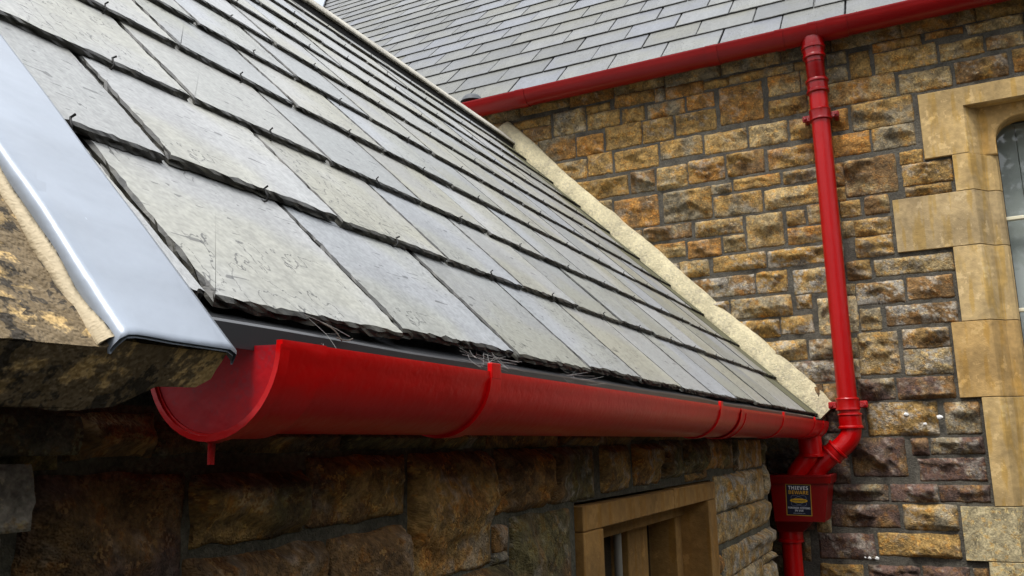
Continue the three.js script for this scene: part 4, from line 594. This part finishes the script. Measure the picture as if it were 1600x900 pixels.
// ------------------------------------------------------------ downpipe, hopper and lower pipe
const pipeR = 0.035;
const ring = (y, r, h = 0.012) => [[r - 0.004, y - h / 2], [r, y - h / 2 + 0.003], [r, y + h / 2 - 0.003], [r - 0.004, y + h / 2]];
{
  const dp = thing('downpipe', 'tall crimson downpipe running down the main wall from the upper gutter', 'downpipe');
  const px = -0.075;
  // outlet and swan neck
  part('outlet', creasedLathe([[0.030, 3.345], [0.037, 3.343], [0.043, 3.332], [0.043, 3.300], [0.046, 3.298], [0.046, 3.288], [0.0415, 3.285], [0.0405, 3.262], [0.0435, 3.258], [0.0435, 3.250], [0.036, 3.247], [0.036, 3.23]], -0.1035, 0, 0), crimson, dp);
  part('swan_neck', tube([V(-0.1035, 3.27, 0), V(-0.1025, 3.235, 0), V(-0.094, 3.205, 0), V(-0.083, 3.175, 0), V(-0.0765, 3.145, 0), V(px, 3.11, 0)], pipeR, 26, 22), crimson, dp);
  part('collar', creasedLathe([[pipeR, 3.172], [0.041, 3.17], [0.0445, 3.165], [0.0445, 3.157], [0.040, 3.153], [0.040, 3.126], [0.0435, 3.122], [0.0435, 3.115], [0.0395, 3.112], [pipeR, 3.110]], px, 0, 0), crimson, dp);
  const red = pipeRed;
  part('pipe', new THREE.CylinderGeometry(pipeR, pipeR, 3.12 - 1.86, 32, 1, true).translate(px, (3.12 + 1.86) / 2, 0), red, dp);
  const holder = (yt, mat) => {
    const h = part('holder', creasedLathe([[pipeR, yt + 0.022], [0.040, yt + 0.022], [0.0425, yt + 0.018], [0.0405, yt + 0.012], [0.0405, yt - 0.012], [0.043, yt - 0.017], [0.043, yt - 0.022], [pipeR, yt - 0.024]], px, 0, 0), mat, dp);
    for (const s of [-1, 1]) { part('ear', mergeGeometries([rspan(px + 0.004, px + 0.016, yt - 0.015, yt + 0.011, s * 0.053 - 0.016, s * 0.053 + 0.016, 0.005).toNonIndexed(), new THREE.CylinderGeometry(0.0055, 0.0065, 0.006, 10).rotateZ(Math.PI / 2).translate(px, yt - 0.002, s * 0.058).toNonIndexed(), new THREE.CylinderGeometry(0.010, 0.010, 0.09, 10).rotateZ(Math.PI / 2).translate(px + 0.06, yt - 0.002, s * 0.056).toNonIndexed()]), mat, h); }
  };
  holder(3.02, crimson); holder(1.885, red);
  part('collar', creasedLathe([[pipeR, 1.852], [0.0425, 1.850], [0.0435, 1.845], [0.040, 1.841], [0.040, 1.806], [0.0435, 1.802], [0.0435, 1.796], [pipeR, 1.794]], px, 0, 0.004), red, dp);
  part('bend', tube([V(px, 1.86, 0.004), V(px, 1.80, 0.005), V(px - 0.002, 1.768, -0.001), V(px - 0.006, 1.738, -0.024), V(px - 0.012, 1.705, -0.066), V(px - 0.02, 1.66, -0.118), V(px - 0.024, 1.60, -0.150)], pipeR + 0.001, 36, 22), red, dp);
  { const c = creasedLathe([[pipeR, 0.020], [0.043, 0.019], [0.044, 0.013], [0.040, 0.009], [0.040, -0.010], [0.043, -0.013], [0.043, -0.018], [pipeR, -0.02]], 0, 0, 0); c.rotateX(0.86); c.translate(px - 0.011, 1.712, -0.058); part('collar', c, red, dp); }
}
function creasedLathe(pts, x, y, z) { return gutterUV(creased(new THREE.LatheGeometry([...pts].reverse().map((p) => new THREE.Vector2(p[0], p[1])), 32).translate(x, y, z))); }
{
  const o = thing('near_gutter_outlet', 'short red outlet bend dropping from the near gutter into the hopper', 'pipe');
  part('bend', tube([V(-0.135, 1.79, -0.1335), V(-0.135, 1.735, -0.136), V(-0.136, 1.70, -0.146), V(-0.138, 1.665, -0.172), V(-0.14, 1.63, -0.196), V(-0.14, 1.58, -0.20)], 0.033, 30, 20), red, o);
  part('socket', creasedLathe([[0.033, 1.772], [0.041, 1.770], [0.041, 1.706], [0.044, 1.703], [0.044, 1.697], [0.033, 1.694]], -0.135, 0, -0.1365), red, o);
  const h = thing('rain_hopper', 'red rainwater hopper box with a navy warning sticker', 'hopper');
  const prism = (a, b, y0, y1, r = 0) => { const q = ([xa, xb, za, zb], y) => [V(xa, y, za), V(xb, y, za), V(xb, y, zb), V(xa, y, zb)]; return finish(loft([q(a, y0), q(b, y1)].reverse())); };
  const b0 = [-0.200, -0.03, -0.272, -0.100], b1 = [-0.200, -0.03, -0.279, -0.078];
  part('box', prism(b0, b1, 1.470, 1.604), crimson, h);
  const rim = part('rim', prism([-0.206, -0.024, -0.285, -0.070], [-0.209, -0.022, -0.288, -0.066], 1.603, 1.624), crimson, h);
  const fl = (x0, x1, z0, z1) => finish(rspan(x0, x1, 1.624, 1.634, z0, z1, 0.002));
  part('rim', mergeGeometries([fl(-0.209, -0.200, -0.288, -0.066), fl(-0.03, -0.022, -0.288, -0.066), fl(-0.200, -0.03, -0.288, -0.279), fl(-0.2, -0.03, -0.075, -0.066)]), crimson, h);
  part('neck', prism([-0.15, -0.05, -0.275, -0.185], [-0.17, -0.04, -0.276, -0.150], 1.430, 1.4705), crimson, h);
  const lp = thing('lower_downpipe', 'red downpipe leaving the underside of the hopper', 'downpipe');
  part('pipe', new THREE.CylinderGeometry(pipeR, pipeR, 1.44, 28, 1, true).translate(-0.1, 0.715, -0.237), red, lp);
  part('socket', creasedLathe([[pipeR, 1.46], [0.043, 1.458], [0.043, 1.40], [0.046, 1.397], [0.046, 1.39], [pipeR, 1.387]], -0.1, 0, -0.237), red, lp);
  // sticker
  const cv = document.createElement('canvas'); cv.width = 256; cv.height = 320; const c = cv.getContext('2d');
  c.fillStyle = '#c9962a'; c.fillRect(0, 0, 256, 320); c.fillStyle = '#0b1430'; c.fillRect(7, 7, 242, 306);
  c.textAlign = 'center'; c.fillStyle = '#e8e8ea'; c.font = 'bold 52px sans-serif'; c.fillText('THIEVES', 128, 56, 224); c.fillStyle = '#e0a52c'; c.fillText('BEWARE', 128, 102, 224);
  c.strokeStyle = '#8d93a8'; c.lineWidth = 3; for (const a of [0.5, -0.5]) { c.beginPath(); c.ellipse(128, 168, 84, 40, a, 0, Math.PI * 2); c.stroke(); }
  c.fillStyle = '#e2b01f'; c.beginPath(); c.ellipse(128, 168, 88, 23, 0, 0, Math.PI * 2); c.fill(); c.fillStyle = '#20263c'; c.font = 'bold 26px sans-serif'; c.fillText('SmartWater', 128, 177, 140);
  c.fillStyle = '#e8e8ea'; c.font = 'bold 27px sans-serif'; c.fillText('FORENSIC SYSTEMS', 128, 252, 226); c.fillText('IN USE', 128, 278, 100); c.font = '12px sans-serif'; c.fillText('www.smartwater.com', 128, 300, 150);
  const t = new THREE.CanvasTexture(cv); t.colorSpace = THREE.SRGBColorSpace; t.anisotropy = 8;
  const g = new THREE.PlaneGeometry(0.088, 0.110); g.rotateY(-Math.PI / 2); const n = V(-1, 0, 0);
  const st = part('sticker', g, new THREE.MeshStandardMaterial({ map: t, roughness: 0.35 }), h, 'navy and gold sticker reading THIEVES BEWARE'); st.position.set(-0.2012, 1.546, -0.1835); st.rotation.x = 0.03;
}

// ------------------------------------------------------------ cobwebs, twigs and lime splashes
{
  const web = new THREE.MeshStandardMaterial({ color: lin(0.33, 0.32, 0.30), roughness: 0.8 });
  [[-2.70, 26, 0.055, 'dusty cobweb strung between slates and gutter by the nearest bracket'], [-2.965, 4, 0.02, 'wisp of cobweb on the gutter beside the metal capping'], [-2.47, 12, 0.07, 'thin cobweb strands under the slate tails right of the nearest bracket']].forEach(([x, n, sp, lb], k) => {
    const gs = []; for (let i = 0; i < n; i++) { const a = V(x + rr(-sp, sp), rr(1.836, 1.85), rr(-0.108, -0.098)), b = V(x + rr(-sp, sp), rr(1.826, 1.842), rr(-0.092, -0.078)), m = a.clone().add(b).multiplyScalar(0.5).add(V(rr(-0.006, 0.006), rr(-0.006, 0.001), 0)); gs.push(tube([a, m, b], rr(0.00006, 0.00016), 6, 4)); }
    const c = part(k ? `cobweb_00${k}` : 'cobweb', mergeGeometries(gs), web); c.userData = { label: lb, category: 'cobweb' };
  });
  const tw = part('twig', mergeGeometries([tube([V(-2.952, 1.848, -0.105), V(-2.944, 1.842, -0.098), V(-2.938, 1.834, -0.095)], 0.0006, 8, 5), tube([V(-2.944, 1.836, -0.096), V(-2.935, 1.8345, -0.093), V(-2.926, 1.837, -0.094)], 0.0005, 8, 5)]), new THREE.MeshStandardMaterial({ color: lin(0.10, 0.085, 0.065), roughness: 0.9 }));
  tw.userData = { label: 'bent bit of twig lying on the black eaves tray', category: 'twig' };
  const lime = new THREE.MeshStandardMaterial({ color: lin(0.82, 0.81, 0.78), roughness: 0.9 });
  for (const [y, z, r] of [[1.842, 0.192, 0.008], [1.828, 0.300, 0.010], [1.806, 0.250, 0.006], [1.33, 0.02, 0.006], [1.33, 0.045, 0.007], [1.332, 0.005, 0.004]]) { const g = new THREE.IcosahedronGeometry(r, 2); const p = g.attributes.position; for (let i = 0; i < p.count; i++) { const k = 0.7 + 0.6 * vnoise(p.getX(i) * 300 + y * 90, p.getY(i) * 300, p.getZ(i) * 300); p.setXYZ(i, p.getX(i) * 0.5 * k, p.getY(i) * 0.8 * k, p.getZ(i) * k); } g.computeVertexNormals(); g.translate(-0.015, y, z); part('lime_splash', g, lime, mainWall, 'white lime splash on the lower stones'); }
}

// ------------------------------------------------------------ added hedge outside the view, keeps light off the wing wall
{
  const h = thing('added_shade_hedge', 'added dark hedge outside the view that shades the wing wall and near gutter', 'hedge');
  const m1 = new THREE.MeshStandardMaterial({ color: lin(0.03, 0.045, 0.02), roughness: 0.85 }), gs = [];
  for (let i = 0; i < 9000; i++) { const f = rnd(), x = rr(-7, -0.7), y = f < 0.75 ? rr(0, 2.35) : 2.35 + rr(-0.05, 0.06), z = f < 0.75 ? 1.75 + rr(-0.06, 0.12) : rr(1.75, 2.6); gs.push(new THREE.CircleGeometry(rr(0.045, 0.08), 4).scale(1, 1.5, 1).rotateX(rr(0, 6)).rotateY(rr(0, 6)).translate(x, y, z)); }
  part('foliage', mergeGeometries(gs), m1, h); part('foliage_core', span(-6.95, -0.75, 0, 2.28, 1.82, 2.55), m1, h);
}

// ------------------------------------------------------------ trees behind the viewer (mirrored in the window panes)
{
  const leaf = [new THREE.MeshStandardMaterial({ color: lin(0.05, 0.085, 0.025), roughness: 0.8 }), new THREE.MeshStandardMaterial({ color: lin(0.035, 0.06, 0.02), roughness: 0.8 })], bark = new THREE.MeshStandardMaterial({ color: lin(0.09, 0.07, 0.05), roughness: 0.95, bumpMap: grain, bumpScale: 0.02 });
  [[-11, 3.4, 7.5, 2.6, 'broad leafy tree behind the viewer, mirrored in the tall window'], [-13, 7.2, 6.2, 2.4, 'smaller leafy tree behind the viewer, further from the roofs']].forEach(([x, z, H, R, lb], ti) => {
    const t = thing(ti ? 'broadleaf_tree_001' : 'broadleaf_tree', lb, 'tree', 'trees behind the viewer'); t.position.set(x, 0, z);
    const br = [tube([V(0, 0, 0), V(0.08, H * 0.3, 0.05), V(-0.05, H * 0.6, 0.1), V(0.05, H * 0.9, 0)], 0.14, 12, 8)];
    const cl = []; for (let i = 0; i < 26; i++) { const a = rr(0, 6.28), r = R * Math.sqrt(rnd()) * 0.85, y = H * (0.42 + 0.55 * rnd()); const s = Math.sqrt(Math.max(0.15, 1 - Math.pow((y / H - 0.66) / 0.42, 2))); const c = V(Math.cos(a) * r * s, y, Math.sin(a) * r * s); cl.push(c); if (i % 3 === 0) br.push(tube([V(0, y * 0.55, 0.05), c.clone().multiplyScalar(0.5).setY(y * 0.82), c], 0.03, 6, 5)); }
    part('trunk', mergeGeometries(br), bark, t);
    for (let q = 0; q < 2; q++) { const gs = []; for (const c of cl) for (let i = 0; i < 170; i++) { const d = V(rr(-1, 1), rr(-1, 1), rr(-1, 1)).normalize().multiplyScalar(0.75 * Math.cbrt(rnd())), g = new THREE.CircleGeometry(rr(0.05, 0.09), 4).scale(1, 1.6, 1).rotateX(rr(0, 6)).rotateY(rr(0, 6)).translate(c.x + d.x, c.y + d.y * 0.8, c.z + d.z); gs.push(g); } part('crown', mergeGeometries(gs), leaf[q], t); }
  });
}

renderer.render(scene, camera);
